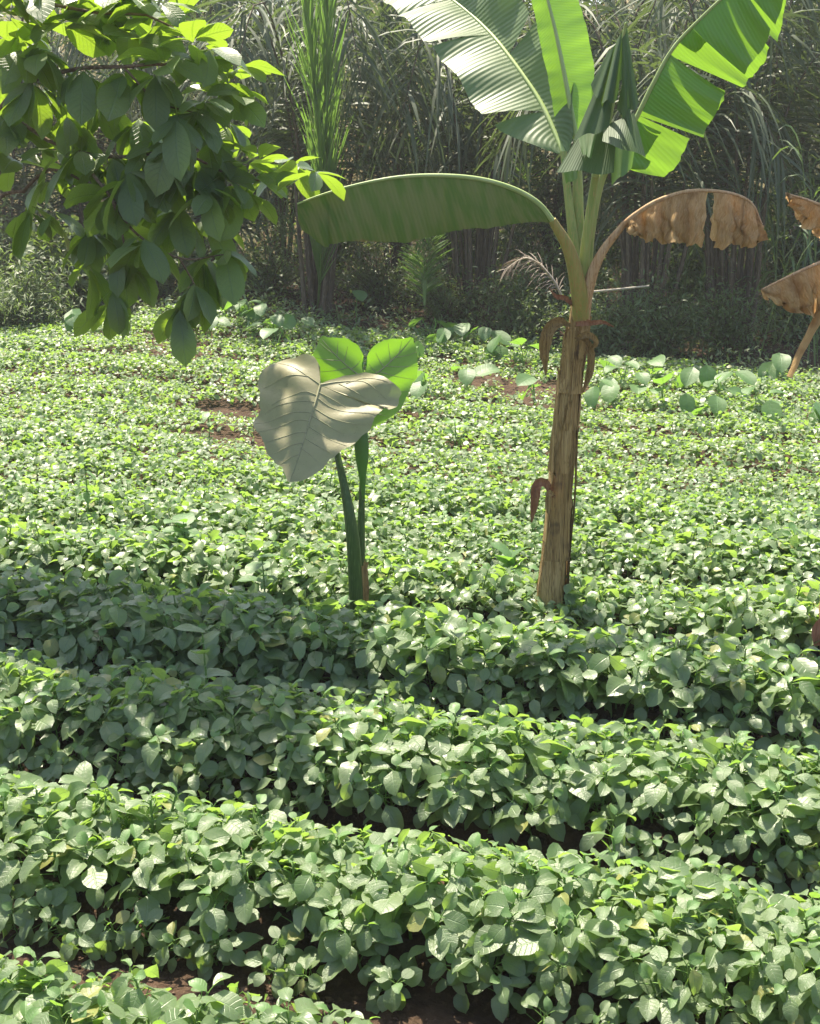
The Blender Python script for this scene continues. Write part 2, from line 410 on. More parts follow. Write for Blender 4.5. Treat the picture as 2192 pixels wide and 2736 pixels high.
# -- vegetable plants: designs = stem lines + leaves (variant, matrix)
VAR = []
for i in range(10):
    kw = dict(fold=rng.uniform(-.25, .42), droop=rng.uniform(.02, .50), wave=rng.uniform(.01, .07), twist=rng.uniform(-.7, .7), ph=rng.uniform(0, 6))
    W = rng.uniform(.70, .90)
    VAR.append([leaf_grid(5, 4, 1, W, 'ovate', **kw), leaf_grid(4, 2, 1, W, 'ovate', **kw), leaf_grid(3, 2, 1, W, 'ovate', **kw)])
DESIGN = []
for k in range(12):
    h = rng.uniform(.185, .235); stems, leaves = [], []
    n = rng.integers(13, 17); az = rng.uniform(0, 6.28)
    bend = rng.normal(0, .03, 2)
    def axis_at(f): return np.array((bend[0] * f * f, bend[1] * f * f, h * f))
    stems.append((axis_at(0), axis_at(.5), axis_at(1.0), .005))
    for i in range(n):
        f = .12 + .86 * (i / (n - 1)) ** .85
        az += 2.4 + rng.normal(0, .3)
        out = np.array((math.cos(az), math.sin(az), 0))
        top = i >= n - 1
        pl = (.062 * (1 - f) + .030) * rng.uniform(.8, 1.3) if not top else .012
        base = axis_at(f)
        el = math.radians(rng.normal(38, 12)) if not top else math.radians(60)
        tip = base + (out * math.cos(el) + np.array((0, 0, math.sin(el)))) * pl
        stems.append((base, (base + tip) / 2 + np.array((0, 0, .004)), tip, .0022))
        e2 = math.radians(rng.normal(-12, 20)) if not top else math.radians(rng.uniform(20, 50))
        d = out * math.cos(e2) + np.array((0, 0, math.sin(e2)))
        d = d + np.array((*rng.normal(0, .22, 2), 0))
        nh = np.array((0, 0, 1.0)) + rng.normal(0, .28, 3) + out * .25
        L = (.042 + .039 * math.sin(math.pi * min(1, f * .92 + .06))) * rng.uniform(.7, 1.25) if not top else rng.uniform(.032, .05)
        leaves.append((int(rng.integers(0, 10)), mat4(basis(d, nh), tip, L), top))
    DESIGN.append((h, stems, leaves))

def stem_mb(stems, seg=5):
    mb = MB()
    for a, b, c, r in stems: tube(mb, spline([a, b, c], 3), [r, r * .7], seg)
    return mb
VEG_LEAF = [MB().add(*VAR[i][0]).mesh('leaf', M['veg']) for i in range(10)]
VEG_TOP = [MB().add(*VAR[i][0]).mesh('leaf', M['veg_top']) for i in range(10)]
VEG_STEM = [stem_mb(d[1]).mesh('stem', M['veg_stem']) for d in DESIGN]

spots = []
for k in range(0, 14):
    sA = S0 + PERIOD * (k - 0)
    far = smooth(3, 7, k)
    step = .090 + .008 * far
    dmid = sA + .4
    hw = .2916 * 1.04 * (dmid + .6) + .35
    bw = .50 + (BEDW - .50) * float(smooth(3, 6, k))
    if k == 0: sA -= .04
    for cphi in np.arange(.01, bw, step / PERIOD * .92):
        for x in np.arange(-hw - .3, hw + .3, step):
            xx = x + rng.normal(0, .03); c = cphi + rng.normal(0, .025)
            s = sA + c * PERIOD; y = s - ROW * xx
            if y < 2.3: continue
            e = (2 * c / bw - 1)
            prof = 1 - (.28 if e < 0 else .30) * (1 - .8 * float(far)) * min(1.1, abs(e)) ** 2.5
            hs = ((1.05, 1.10, 1.18, 1.36)[k] if k < 4 else 1.22 - .50 * far) * prof * rng.uniform(.85, 1.12)
            if k >= 4:
                dn = float(noise2(xx * 1.0, s * 1.3, .9))
                hs *= 1 + .28 * dn
                if dn < (-.62 if k > 6 else -.85) and rng.random() < .75: continue
                if k in (8, 9) and noise2(xx, s * .2, 1.7) > .35 and abs(e) > .35: continue
            if s > S_END - .1 - .5 * float(noise2(xx, 3 * xx, .4)) - .30 * max(xx - .5, 0): continue
            u, v = proj((xx, y, .2))
            if u < -90 or u > 2282 or v > 2840: continue
            lean = -math.radians((34 if e < 0 else 10) * (1 - .75 * float(far))) * np.sign(e) * min(1.1, abs(e)) ** 2.2
            spots.append((xx, y, s, k, hs, lean))
spots = [q for q in spots if (q[0] - .73) ** 2 + (q[1] - 6.8) ** 2 > .012 and (q[0] + .27) ** 2 + (q[1] - 6.8) ** 2 > .008]
spots.sort(key=lambda q: math.hypot(q[0], q[1]))
def in_view(q):
    u, v = proj((q[0], q[1], .22)); return -30 < u < 2222 and v < 2760
BEDNAME = {0: 'the nearest bed in the bottom left corner', 1: 'the front bed', 2: 'the second bed'}
def plant_label(q):
    u = proj((q[0], q[1], .2))[0]; e = 2 * ((q[2] + (.04 if q[3] == 0 else 0) - S0) / PERIOD - q[3]) / .50 - 1
    where = 'front edge' if e < -.4 else ('rear edge' if e > .45 else 'top')
    side = ['far left', 'left of the middle', 'right of the middle', 'far right'][int(np.clip(u // 548, 0, 3))]
    bed = BEDNAME.get(q[3], 'the third bed')
    if q[3] == 0: return 'green plant on the %s of %s' % (where, bed)
    return 'green plant on the %s of %s, %s' % (where, bed, side)
near, rest = [], []
for q in spots:
    if len(near) < 300 and in_view(q): near.append(q)
    else: rest.append(q)
ca, sa = math.cos(math.atan(ROW)), math.sin(math.atan(ROW))
ROWAX = Vector((ca, -sa, 0))
def plant_matrix(q):
    x, y, s, k, hs, lean = q
    R = Matrix.Rotation(lean * 1.0, 4, ROWAX) @ Matrix.Rotation(rng.uniform(0, 6.28), 4, 'Z') @ Matrix.Rotation(rng.normal(0, .10), 4, 'X')
    sc = hs * 1.0
    return Matrix.Translation((x, y, float(height(x, y)) - .01)) @ R @ Matrix.Diagonal((sc, sc, sc, 1))
for q in near:
    k = q[3]
    lab = plant_label(q)
    o = thing('vegetable_plant', lab, 'vegetable', (0, 0, 0), 'plants' + lab[11:])
    o.matrix_basis = plant_matrix(q)
    di = int(rng.integers(0, len(DESIGN)))
    shared('stem', VEG_STEM[di], o, Matrix())
    for vi, Mx, top in DESIGN[di][2]:
        shared('leaf', (VEG_TOP if top else VEG_LEAF)[vi], o, Matrix(Mx.tolist()))

acc = {'veg': {}, 'veg_top': {}}
crop, crop_top, crop_stem = MB(), MB(), MB()
groups = {}
for q in rest:
    Mw = np.array(plant_matrix(q)); di = int(rng.integers(0, len(DESIGN)))
    lod = 0 if q[1] < 6.2 else (1 if q[1] < 9.5 else 2)
    for li, (vi, Mx, top) in enumerate(DESIGN[di][2]):
        if lod == 2 and (li < 3 or li % 4 == 3): continue
        groups.setdefault((lod, vi, top), []).append(Mw @ Mx)
    st = DESIGN[di][1][0]
    if lod < 2:
        for a, b, c, r in (DESIGN[di][1] if lod == 0 else DESIGN[di][1][::2]):
            p = np.array([a, b, c]) @ Mw[:3, :3].T + Mw[:3, 3]
            tube(crop_stem, p, [r, r * .7], 3)
for (lod, vi, top), Ms in groups.items():
    V, F, U = VAR[vi][lod]
    A = np.array(Ms)
    VV = np.einsum('nij,vj->nvi', A[:, :3, :3], V) + A[:, None, :3, 3]
    n, nv = VV.shape[:2]
    FF = (F[None] + (np.arange(n) * nv)[:, None, None]).reshape(-1, 4)
    (crop_top if top else crop).add(VV.reshape(-1, 3), FF, np.tile(U, (n, 1)))
crop_o = tag(part('vegetable_crop', crop, M['veg']), 'green leafy vegetable crop filling the beds across the middle of the field', 'vegetables', kind='stuff')
tag(part('young_leaves', crop_top, M['veg_top'], crop_o), kind='stuff')
tag(part('stems', crop_stem, M['veg_stem'], crop_o), kind='stuff')

# ------------------------------------------------------------------ banana plants
def blade(mb, C, hint, side, width, phi, segs, nu=7, sweep=.10, ripple=0.0, rfreq=30, dirfn=None, gap=.05, seed=0, hf=1.0, crumple=0.0):
    """one half of a banana blade, torn into strips; segs = (t0, t1, width factor, extra droop in degrees)"""
    r = np.random.default_rng(seed)
    T, N, S = frames(C, hint); n = len(C) - 1; L = np.sum(np.linalg.norm(np.diff(C, axis=0), axis=1))
    ts = np.linspace(0, 1, n + 1)
    def at(A, t): return np.stack([np.interp(t, ts, A[:, k]) for k in range(3)], -1)
    for (t0, t1, wf, ex) in segs:
        m = max(4, int((t1 - t0) * 70)); tau = np.linspace(0, 1, m + 1)
        u = np.linspace(0, 1, nu + 1)
        mid = .5 * (t0 + t1)
        edge = .03 * np.sin(np.linspace(0, 1, m + 1) * r.uniform(4, 9) + r.uniform(0, 6)) + r.normal(0, .012, m + 1)
        tt = t0 + (t1 - t0) * tau
        g = gap * r.uniform(.4, 1.6)
        TT = mid + (tt - mid)[:, None] * (1 - g * u[None, :])
        w = width(tt) * wf * (1 + edge * .5)
        ph0, ph1 = phi(tt)
        pos = at(C, TT.ravel()).reshape(m + 1, nu + 1, 3)
        Tm, Nm, Sm = at(T, tt), at(N, tt), at(S, tt)
        off = np.zeros((m + 1, nu + 1, 3)); cur = np.zeros((m + 1, 3))
        for j in range(1, nu + 1):
            uu = (j - .5) / nu
            a = np.radians(ph0 + ph1 * uu + ex * uu ** .7)
            if dirfn is not None: d = dirfn(tt, uu, side, ex)
            else: d = np.cos(a)[:, None] * Sm * side + np.sin(a)[:, None] * Nm
            cur = cur + d * (w / nu)[:, None]
            off[:, j] = cur + Tm * (sweep * L * .12 * uu)[..., None] if np.ndim(sweep) else cur + Tm * (sweep * .2 * w * uu)[:, None]
        V = pos + off
        if ripple:
            nrm = np.cross(Tm, off[:, -1]); nrm /= np.linalg.norm(nrm, axis=1)[:, None] + 1e-9
            rp = np.sin(tt * rfreq + r.uniform(0, 6)) + hf * .6 * np.sin(tt * rfreq * 2.3 + r.uniform(0, 6)) + hf * .35 * np.sin(tt * rfreq * 5.1 + 1)
            V = V + nrm[:, None] * (rp[:, None] * (u[None] ** .8) * ripple)[..., None]
        if crumple:
            A_, B_ = np.meshgrid(tt * L, u * .25, indexing='ij')
            for q_ in range(3): V[..., q_] += crumple * u[None] ** .6 * sum(np.sin(A_ * f1 + B_ * f2 + r.uniform(0, 6)) for f1, f2 in ((38, 22), (-61, 47), (90, -70), (24, 95))) / 2
        U = np.stack(np.broadcast_arrays(u[None, :], TT + .06 * u[None, :]), -1)
        mb.add(V.reshape(-1, 3), gridfaces(m + 1, nu + 1), U.reshape(-1, 2))
    return mb

def wprof(W, base=.12, tip=5.0):
    return lambda t: W * np.clip(t / base, 0.02, 1) ** .55 * np.clip(1 - np.clip(t, 0, 1) ** tip, .0, 1) ** .6

def px_curve(pts, n=60): return spline([P(*p) for p in pts], n)

BD = 6.8
ban = thing('banana_plant', 'tall banana plant with brown trunk, green upper leaves and one dry hanging leaf', 'banana plant', P(1470, 1690, BD))
stem_pts = [(1462, 1715, BD), (1472, 1600, BD), (1490, 1400, BD), (1510, 1150, BD), (1531, 950, BD), (1543, 860, BD), (1552, 770, BD)]
SC = px_curve(stem_pts, 60)
def rip(t, a): return 1 + .06 * np.sin(a * 3 + t * 4) + .05 * np.sin(a * 7 - t * 9) + .02 * np.sin(a * 13 + t * 23) + .015 * np.sin(t * 60 + a * 2)
part('pseudostem', tube(MB(), SC, [.084, .073, .066, .060, .055, .051, .048, .045, .042, .038], 28, ripple=rip), M['sheath'], ban)
def shell(mb, C, R, t0, t1, a0, a1, lift=.006, taper=.6, seed=0, flare=0.0, nt=26, na=9):
    """a curved piece of leaf sheath wrapped part way round the stem"""
    r = np.random.default_rng(seed)
    T, N, S = frames(C, (0.2, -1, .1)); ts = np.linspace(0, 1, len(C))
    t = np.linspace(t0, t1, nt); rows = []
    for i, tt in enumerate(t):
        f = i / (nt - 1)
        half = (a1 - a0) / 2 * (1 - (1 - taper) * f + .05 * r.normal())
        am = (a0 + a1) / 2 + .10 * math.sin(f * 5 + seed)
        aa = np.linspace(am - half, am + half, na)
        c = np.array([np.interp(tt, ts, C[:, k]) for k in range(3)])
        nn = np.array([np.interp(tt, ts, N[:, k]) for k in range(3)]); ss = np.array([np.interp(tt, ts, S[:, k]) for k in range(3)])
        edge = np.abs(np.linspace(-1, 1, na)) ** 4
        rr = np.interp(tt, ts, np.interp(ts, np.linspace(0, 1, len(R)), R)) * 1.03 + lift * (1 + .5 * math.sin(f * 9 + seed)) + edge * .011 + flare * f ** 3
        rows.append(c + (np.cos(aa)[:, None] * nn + np.sin(aa)[:, None] * ss) * rr[:, None])
    V = np.array(rows); V[-1] += r.normal(0, .006, V[-1].shape)
    V[-1] += np.outer(r.normal(0, .012, na), unit(C[-1] - C[0]))
    U = np.stack(np.meshgrid(np.linspace(0, 1, nt), np.linspace(0, 1, na), indexing='ij'), -1)
    mb.add(V.reshape(-1, 3), gridfaces(nt, na), U.reshape(-1, 2)); return mb
RS = [.084, .073, .066, .060, .055, .051, .048, .045, .042, .038]
for i, (t0, t1, a0, a1, m, fl) in enumerate([(.0, .50, -1.4, .5, 'sheath_pale', 0), (.0, .42, .7, 2.3, 'sheath', 0), (.02, .36, 2.2, 4.2, 'sheath_pale', 0),
        (.25, .70, -.9, .9, 'sheath', 0), (.30, .78, -2.6, -.7, 'sheath_pale', .003), (.42, .80, .4, 2.2, 'sheath', .004), (.50, .90, -1.6, .2, 'sheath_pale', .002),
        (.62, .93, -.5, 1.6, 'sheath', .003), (.05, .62, 1.0, 1.8, 'sheath_pale', .0), (.72, .985, -1.2, 1.0, 'sheath_pale', .0)]):
    part('sheath', shell(MB(), SC, RS, t0, t1, a0, a1, lift=.001 + .0010 * i, seed=i, flare=fl, taper=.45 + .05 * (i % 4)), M[m], ban)

def ribbon(mb, C, W, hint, curl=.6, nu=4, seed=0):
    r = np.random.default_rng(seed); T, N, S = frames(C, hint); n = len(C)
    w = np.interp(np.linspace(0, 1, n), np.linspace(0, 1, len(W)), W); u = np.linspace(-1, 1, nu + 1)
    V = C[:, None] + S[:, None] * (u[None] * w[:, None] * .5)[..., None] + N[:, None] * (curl * w[:, None] * u[None] ** 2 * .6 + r.normal(0, .003, (n, nu + 1)))[..., None]
    U = np.stack(np.meshgrid(np.linspace(0, 1, n), np.linspace(0, 1, nu + 1), indexing='ij'), -1)
    mb.add(V.reshape(-1, 3), gridfaces(n, nu + 1), U.reshape(-1, 2)); return mb
# withered strips hanging off the trunk
for i, (pts, W, m) in enumerate([
        ([(1525, 872, 6.74), (1490, 866, 6.70), (1462, 890, 6.68), (1450, 940, 6.68), (1458, 1003, 6.70)], [.03, .085, .10, .07, .01], 'sheath'),
        ([(1540, 870, 6.72), (1582, 868, 6.66), (1610, 864, 6.62), (1640, 874, 6.60)], [.04, .055, .04, .006], 'sheath_red'),
        ([(1553, 905, 6.74), (1572, 925, 6.72), (1574, 985, 6.72), (1558, 1048, 6.73)], [.03, .065, .06, .01], 'sheath'),
        ([(1540, 910, 6.72), (1570, 900, 6.68), (1590, 915, 6.68), (1578, 935, 6.70)], [.03, .06, .05, .02], 'sheath'),
        ([(1535, 820, 6.73), (1505, 800, 6.70), (1485, 795, 6.68), (1468, 770, 6.66)], [.02, .05, .04, .006], 'sheath_red'),
        ([(1478, 1330, 6.72), (1452, 1293, 6.70), (1432, 1300, 6.68), (1425, 1340, 6.68), (1420, 1396, 6.70)], [.03, .07, .08, .06, .01], 'sheath_red'),
        ([(1480, 1325, 6.71), (1466, 1320, 6.68), (1462, 1350, 6.68), (1464, 1372, 6.68)], [.02, .05, .05, .02], 'sheath_pale')]):
    part('withered_strip', ribbon(MB(), px_curve(pts, 18), [w * .62 for w in W], (.2, -.8, .5), .9, 4, i), M[m], ban)

def petiole(pts, R, m, parent, name='petiole'):
    return part(name, tube(MB(), px_curve(pts, 22), R, 10, hint=(0, -1, .2), squash=.8), m, parent)
petiole([(1547, 800, 6.80), (1532, 640, 6.84), (1518, 520, 6.88), (1506, 405, 6.92)], [.034, .026, .020, .017], M['petiole'], ban)
petiole([(1550, 800, 6.82), (1546, 620, 6.88), (1544, 480, 6.92), (1541, 360, 6.95)], [.034, .030, .026, .016], M['petiole'], ban)
petiole([(1560, 800, 6.82), (1578, 620, 6.86), (1604, 490, 6.88), (1640, 415, 6.88)], [.032, .026, .022, .018], M['petiole'], ban)
petiole([(1556, 830, 6.76), (1562, 690, 6.72), (1578, 560, 6.70), (1592, 465, 6.68)], [.036, .027, .022, .018], M['petiole'], ban)
petiole([(1553, 850, 6.75), (1546, 770, 6.70), (1522, 670, 6.66), (1476, 588, 6.62)], [.042, .040, .031, .020], M['petiole_old'], ban)
petiole([(1556, 860, 6.77), (1572, 770, 6.72), (1606, 680, 6.68), (1668, 598, 6.66)], [.036, .030, .022, .015], M['petiole_dry'], ban)

def leaf(parent, pts, hint, right, left, m, rib=(.014, .004), name='leaf_blade', ribmat=None, n=70, **kw):
    """a banana leaf: midrib (a sub-part) and a blade with two halves; right/left = (width fn, phi fn, segments)"""
    C = px_curve(pts, n); b = MB()
    if right: blade(b, C, hint, 1, right[0], right[1], right[2], seed=len(pts) * 7, **{**kw, **(right[3] if len(right) > 3 else {})})
    if left: blade(b, C, hint, -1, left[0], left[1], left[2], seed=len(pts) * 7 + 3, **{**kw, **(left[3] if len(left) > 3 else {})})
    o = part(name, b, m, parent)
    part('midrib', tube(MB(), C, list(np.linspace(rib[0], rib[1], 6)), 8, hint=hint), ribmat or M['midrib'], o)
    return o
const = lambda a, b=0: (lambda t: (np.full_like(t, a), np.full_like(t, b)))
# upper left leaf, its face towards us
leaf(ban, [(1507, 412, 6.92), (1447, 278, 7.12), (1367, 159, 7.34), (1295, 73, 7.56), (1209, 0, 7.80), (1120, -60, 8.05), (1040, -95, 8.3)], (.12, -.72, .6),
     (wprof(.22, .16), const(48, 10), [(.0, .36, 1, 0), (.36, 1, 1, 3)]),
     (wprof(.33, .13), const(10, -22), [(.0, .14, .78, -14), (.14, .46, .97, 0), (.455, .67, 1.02, 5), (.67, 1.0, 1, -3)]), M['banana_broad'], ripple=.019, rfreq=36, gap=.02, sweep=.5, hf=.15)
# the young upright leaf in the middle
leaf(ban, [(1541, 372, 6.95), (1522, 270, 6.98), (1505, 180, 7.0), (1484, 80, 7.02), (1464, 0, 7.04), (1440, -90, 7.06), (1420, -170, 7.08)], (.1, -1, .05),
     (wprof(.165, .30), const(-24, 20), [(0, 1, 1, 0)]),
     (wprof(.10, .10), const(-58, 22), [(0, 1, 1, 0)]), M['banana_fresh'], ripple=.003, rfreq=20, gap=.0, sweep=.6)
# the big torn leaf reaching to the right, both halves hanging from the rib
leaf(ban, [(1625, 440, 6.88), (1690, 335, 6.86), (1745, 225, 6.82), (1800, 128, 6.78), (1880, 42, 6.72), (1975, -45, 6.66), (2080, -130, 6.60)], (-.72, -.15, .68),
     (wprof(.34, .06), const(-52, -30), [(.0, .10, .5, -20), (.10, .20, .42, -40), (.24, .475, .95, -6), (.53, .60, .35, -60), (.60, .83, 1.0, -6), (.83, 1, 1, 0)]),
     (wprof(.42, .06), const(-76, -6), [(.0, .22, .72, 0), (.22, .44, .86, 4), (.47, .76, 1.02, 6), (.765, 1.0, .98, 2)]), M['banana'], ripple=.010, rfreq=30, gap=.10, sweep=.2)
# the drooping leaf in the middle, folded down round its own rib
def hang(sgn):
    def f(tt, uu, side, ex):
        return np.tile(unit((.012 * ex, side * sgn * (.42 * (1 - uu) + .04), -1)), (len(tt), 1))
    return f
fold_rib = part('folded_leaf', tube(MB(), px_curve([(1590, 470, 6.68), (1612, 390, 6.62), (1632, 300, 6.56), (1652, 190, 6.50), (1664, 110, 6.46), (1672, 66, 6.43), (1676, 60, 6.40)], 30), [.017, .014, .011, .008, .005], 8), M['midrib'], ban)
tag(fold_rib, 'dark torn leaf folded down round its own rib')
def flap(corners, d0, d1, m, seed, bulge=.03):
    r = np.random.default_rng(seed); tl, tr, br, bl = [np.array((1050 + x / 1.512, y / 1.512)) for x, y in corners]
    nu, nv = 14, 12; V = np.zeros((nv + 1, nu + 1, 3)); U = np.zeros((nv + 1, nu + 1, 2)); ph = r.uniform(0, 6, 3)
    for a in range(nv + 1):
        for b_ in range(nu + 1):
            f, g_ = a / nv, b_ / nu
            if a == nv: f += .03 * math.sin(g_ * 9 + ph[0])
            p = (tl * (1 - g_) + tr * g_) * (1 - f) + (bl * (1 - g_) + br * g_) * f
            d = d0 + (d1 - d0) * f - bulge * math.sin(math.pi * g_) * (.3 + f) + .018 * f * math.sin(g_ * 6 + ph[1]) + .007 * f * math.sin(g_ * 13 + ph[2])
            V[a, b_] = P(p[0], p[1], d); U[a, b_] = (f * .8, .3 * g_ + seed * .37)
    part('torn_flap', MB().add(V.reshape(-1, 3), gridfaces(nv + 1, nu + 1), U.reshape(-1, 2)), M[m], fold_rib)
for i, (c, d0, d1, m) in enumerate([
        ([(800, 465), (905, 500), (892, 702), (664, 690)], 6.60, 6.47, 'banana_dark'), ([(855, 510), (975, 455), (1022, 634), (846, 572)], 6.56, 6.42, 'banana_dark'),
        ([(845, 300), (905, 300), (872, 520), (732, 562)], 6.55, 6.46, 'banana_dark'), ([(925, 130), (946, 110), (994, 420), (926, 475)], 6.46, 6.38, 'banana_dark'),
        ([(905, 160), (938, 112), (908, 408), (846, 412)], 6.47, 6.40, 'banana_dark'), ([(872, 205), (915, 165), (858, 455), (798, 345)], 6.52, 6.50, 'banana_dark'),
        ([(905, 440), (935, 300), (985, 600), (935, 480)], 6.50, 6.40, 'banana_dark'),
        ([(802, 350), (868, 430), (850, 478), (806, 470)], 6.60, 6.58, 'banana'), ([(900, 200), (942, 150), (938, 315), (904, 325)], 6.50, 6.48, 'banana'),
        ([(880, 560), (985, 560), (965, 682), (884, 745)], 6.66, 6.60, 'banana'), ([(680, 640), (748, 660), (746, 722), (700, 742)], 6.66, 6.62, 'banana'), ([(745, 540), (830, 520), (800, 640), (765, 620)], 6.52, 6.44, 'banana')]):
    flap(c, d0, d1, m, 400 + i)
EW = lambda t: np.interp(t, [0, .04, .1, .3, .6, .9, .985, 1], [.01, .05, .10, .225, .295, .23, .12, .07])
FW = lambda t: np.interp(t, [0, .05, .2, .4, .6, .85, 1], [.015, .06, .17, .24, .25, .21, .09])
# the long leaf lying level to the left, its halves hanging straight down
leaf(ban, [(1477, 590, 6.62), (1440, 545, 6.60), (1380, 508, 6.57), (1290, 480, 6.54), (1180, 469, 6.50), (1060, 474, 6.46), (940, 497, 6.44), (850, 524, 6.43), (795, 545, 6.43)], (0, -.1, 1),
     (EW, const(0), [(0, .05, .9, -8), (.05, 1, .97, 0)]),
     (EW, const(0), [(0, .46, .98, 0), (.46, .885, 1.0, 1), (.885, 1, 1.03, 2)]), M['banana_old'], ripple=.007, rfreq=30, gap=.004, sweep=.0, nu=9, dirfn=hang(1), hf=.3)
# the dry leaf to the right
leaf(ban, [(1666, 600, 6.66), (1700, 572, 6.64), (1755, 538, 6.62), (1830, 513, 6.60), (1900, 510, 6.58), (1965, 520, 6.57), (2010, 545, 6.56), (2036, 600, 6.56)], (0, 0, 1),
     (FW, const(0), [(.0, .555, 1.0, -1), (.60, .80, 1.03, 3), (.79, 1, 1.0, -3)]),
     (FW, const(0), [(.0, .3, .95, 2), (.3, .57, 1.0, -2), (.61, 1, .92, 0)]),
     M['banana_dry'], rib=(.013, .005), name='dry_leaf_blade', ribmat=M['petiole_dry'], ripple=.036, rfreq=44, gap=.04, crumple=.010, sweep=0, nu=10, dirfn=hang(-1))

# second banana plant, its trunk just past the right edge
b2 = thing('banana_plant', 'withered banana plant at the right edge, only its brown dead leaves in view', 'banana plant', P(2290, 1740, 6.3))
S2 = px_curve([(2240, 1790, 6.3), (2246, 1600, 6.3), (2262, 1300, 6.35), (2278, 1000, 6.4), (2290, 760, 6.45), (2296, 640, 6.5)], 40)
part('pseudostem', tube(MB(), S2, [.085, .078, .07, .062, .05, .03], 22, ripple=rip), M['sheath'], b2)
for i, (t0, t1, a0, a1) in enumerate([(0, .5, -1.2, .6), (.1, .7, .3, 2), (.4, .9, -1.5, .4), (.02, .3, -2.6, -.9)]):
    part('sheath', shell(MB(), S2, RS, t0, t1, a0, a1, lift=.004 + .003 * i, seed=20 + i), M['sheath_pale' if i % 2 else 'sheath'], b2)
part('withered_strip', ribbon(MB(), px_curve([(2235, 1660, 6.25), (2205, 1672, 6.2), (2184, 1692, 6.18), (2180, 1724, 6.18)], 12), [.05, .09, .09, .03], (.2, -.8, .5), .6, 4, 61), M['sheath_red'], b2)
leaf(b2, [(2296, 640, 6.5), (2270, 600, 6.45), (2215, 560, 6.4), (2160, 535, 6.38), (2100, 517, 6.36)], (.1, -.2, 1),
     (wprof(.14, .25, 2), const(-50, -30), [(0, .5, 1, 0), (.5, 1, 1, 8)]), (wprof(.15, .25, 2), const(-55, -30), [(0, .45, 1, 0), (.45, 1, 1.0, -6)]),
     M['banana_dry'], rib=(.012, .004), name='dry_leaf_blade', ribmat=M['petiole_dry'], ripple=.02, rfreq=30, sweep=.3, crumple=.010)
leaf(b2, [(2296, 660, 6.5), (2250, 676, 6.42), (2195, 700, 6.36), (2130, 728, 6.32), (2080, 752, 6.30), (2036, 774, 6.28)], (.2, -.15, 1),
     (wprof(.20, .30, 3), const(-55, -25), [(0, .5, 1, 0), (.5, .82, 1, 10), (.82, 1, 1, -10)]), (wprof(.23, .30, 3), const(-58, -25), [(0, .42, 1, 0), (.42, .74, 1.05, -8), (.74, 1, 1, 6)]),
     M['banana_dry'], rib=(.012, .004), name='dry_leaf_blade', ribmat=M['petiole_dry'], ripple=.024, rfreq=34, sweep=.6, crumple=.010)
part('withered_strip', ribbon(MB(), px_curve([(2240, 790, 6.4), (2192, 830, 6.36), (2160, 890, 6.34), (2130, 950, 6.33), (2106, 1006, 6.33)], 20), [.03, .05, .04, .035, .03], (.3, -.8, .4), .8, 4, 62), M['banana_dry'], b2)

# ------------------------------------------------------------------ elephant ear plant
ear = thing('elephant_ear_plant', 'elephant ear plant with one pale broad leaf and one glowing green leaf behind', 'elephant ear', P(952, 1640, 6.75))
def ear_leaf(name, junction, jd, normal, tip, outline, mat, veins, bend, rim=.012):
    """outline and veins drawn on the leaf's own tilted plane, then bent"""
    p0 = P(*junction, jd); n = unit(normal)
    O = np.array([on_plane(x, y, p0, n) for x, y in outline])
    t3 = on_plane(*tip, p0, n); ax = unit(t3 - p0); sx = np.cross(ax, n)
    nO = 96
    L = np.concatenate([[0], np.cumsum(np.linalg.norm(np.diff(O, axis=0), axis=1))])
    s = np.linspace(0, L[-1], nO); O = np.stack([np.interp(s, L, O[:, k]) for k in range(3)], 1)
    r = np.random.default_rng(len(outline))
    O = O + (O - p0) * (rim * (np.sin(s * 62) * .6 + np.sin(s * 23 + 1) * .8 + r.normal(0, .45, nO)))[:, None]
    rings = 16
    f = np.linspace(0, 1, rings + 1) ** .9
    def bent(q):
        a, b = (q - p0) @ ax, (q - p0) @ sx
        return q + n * np.asarray(bend(a, b))[..., None]
    V = p0 + f[:, None, None] * (O - p0)[None]
    V = bent(V)
    a = (V - p0) @ ax; b = (V - p0) @ sx
    U = np.stack([.5 + b * .5, a], -1)
    U[..., 0] = .75; U[..., 1] = .3
    F = gridfaces(rings + 1, nO)
    o = part(name, MB().add(V.reshape(-1, 3), F, U.reshape(-1, 2)), mat, ear)
    for line, r0, r1 in veins:
        C = bent(spline([on_plane(x, y, p0, n) for x, y in line], 30))
        part('vein', tube(MB(), C + n * .0006, [r0 * .75, r1 * .8], 5), M['ear_vein'], o)
    return o, p0
def c3(x, y): return (600 + x / 2.695, 850 + y / 2.695)
out1 = [c3(*p) for p in [(690, 474), (740, 440), (850, 392), (1000, 376), (1130, 410), (1210, 455), (1277, 500), (1240, 600), (1185, 650), (1150, 628), (1090, 700), (1062, 765), (1000, 800), (890, 890), (800, 960), (700, 1065), (620, 1130), (455, 1165),
       (400, 1050), (310, 950), (250, 830), (172, 712), (238, 610), (228, 480), (206, 400), (225, 335), (310, 292), (420, 276), (510, 284), (590, 268), (650, 285), (690, 350), (684, 430), (690, 474)]]
J1 = c3(690, 480)
v1 = [([J1, c3(650, 640), c3(590, 830), c3(530, 1000), c3(458, 1155)], .0085, .002)]
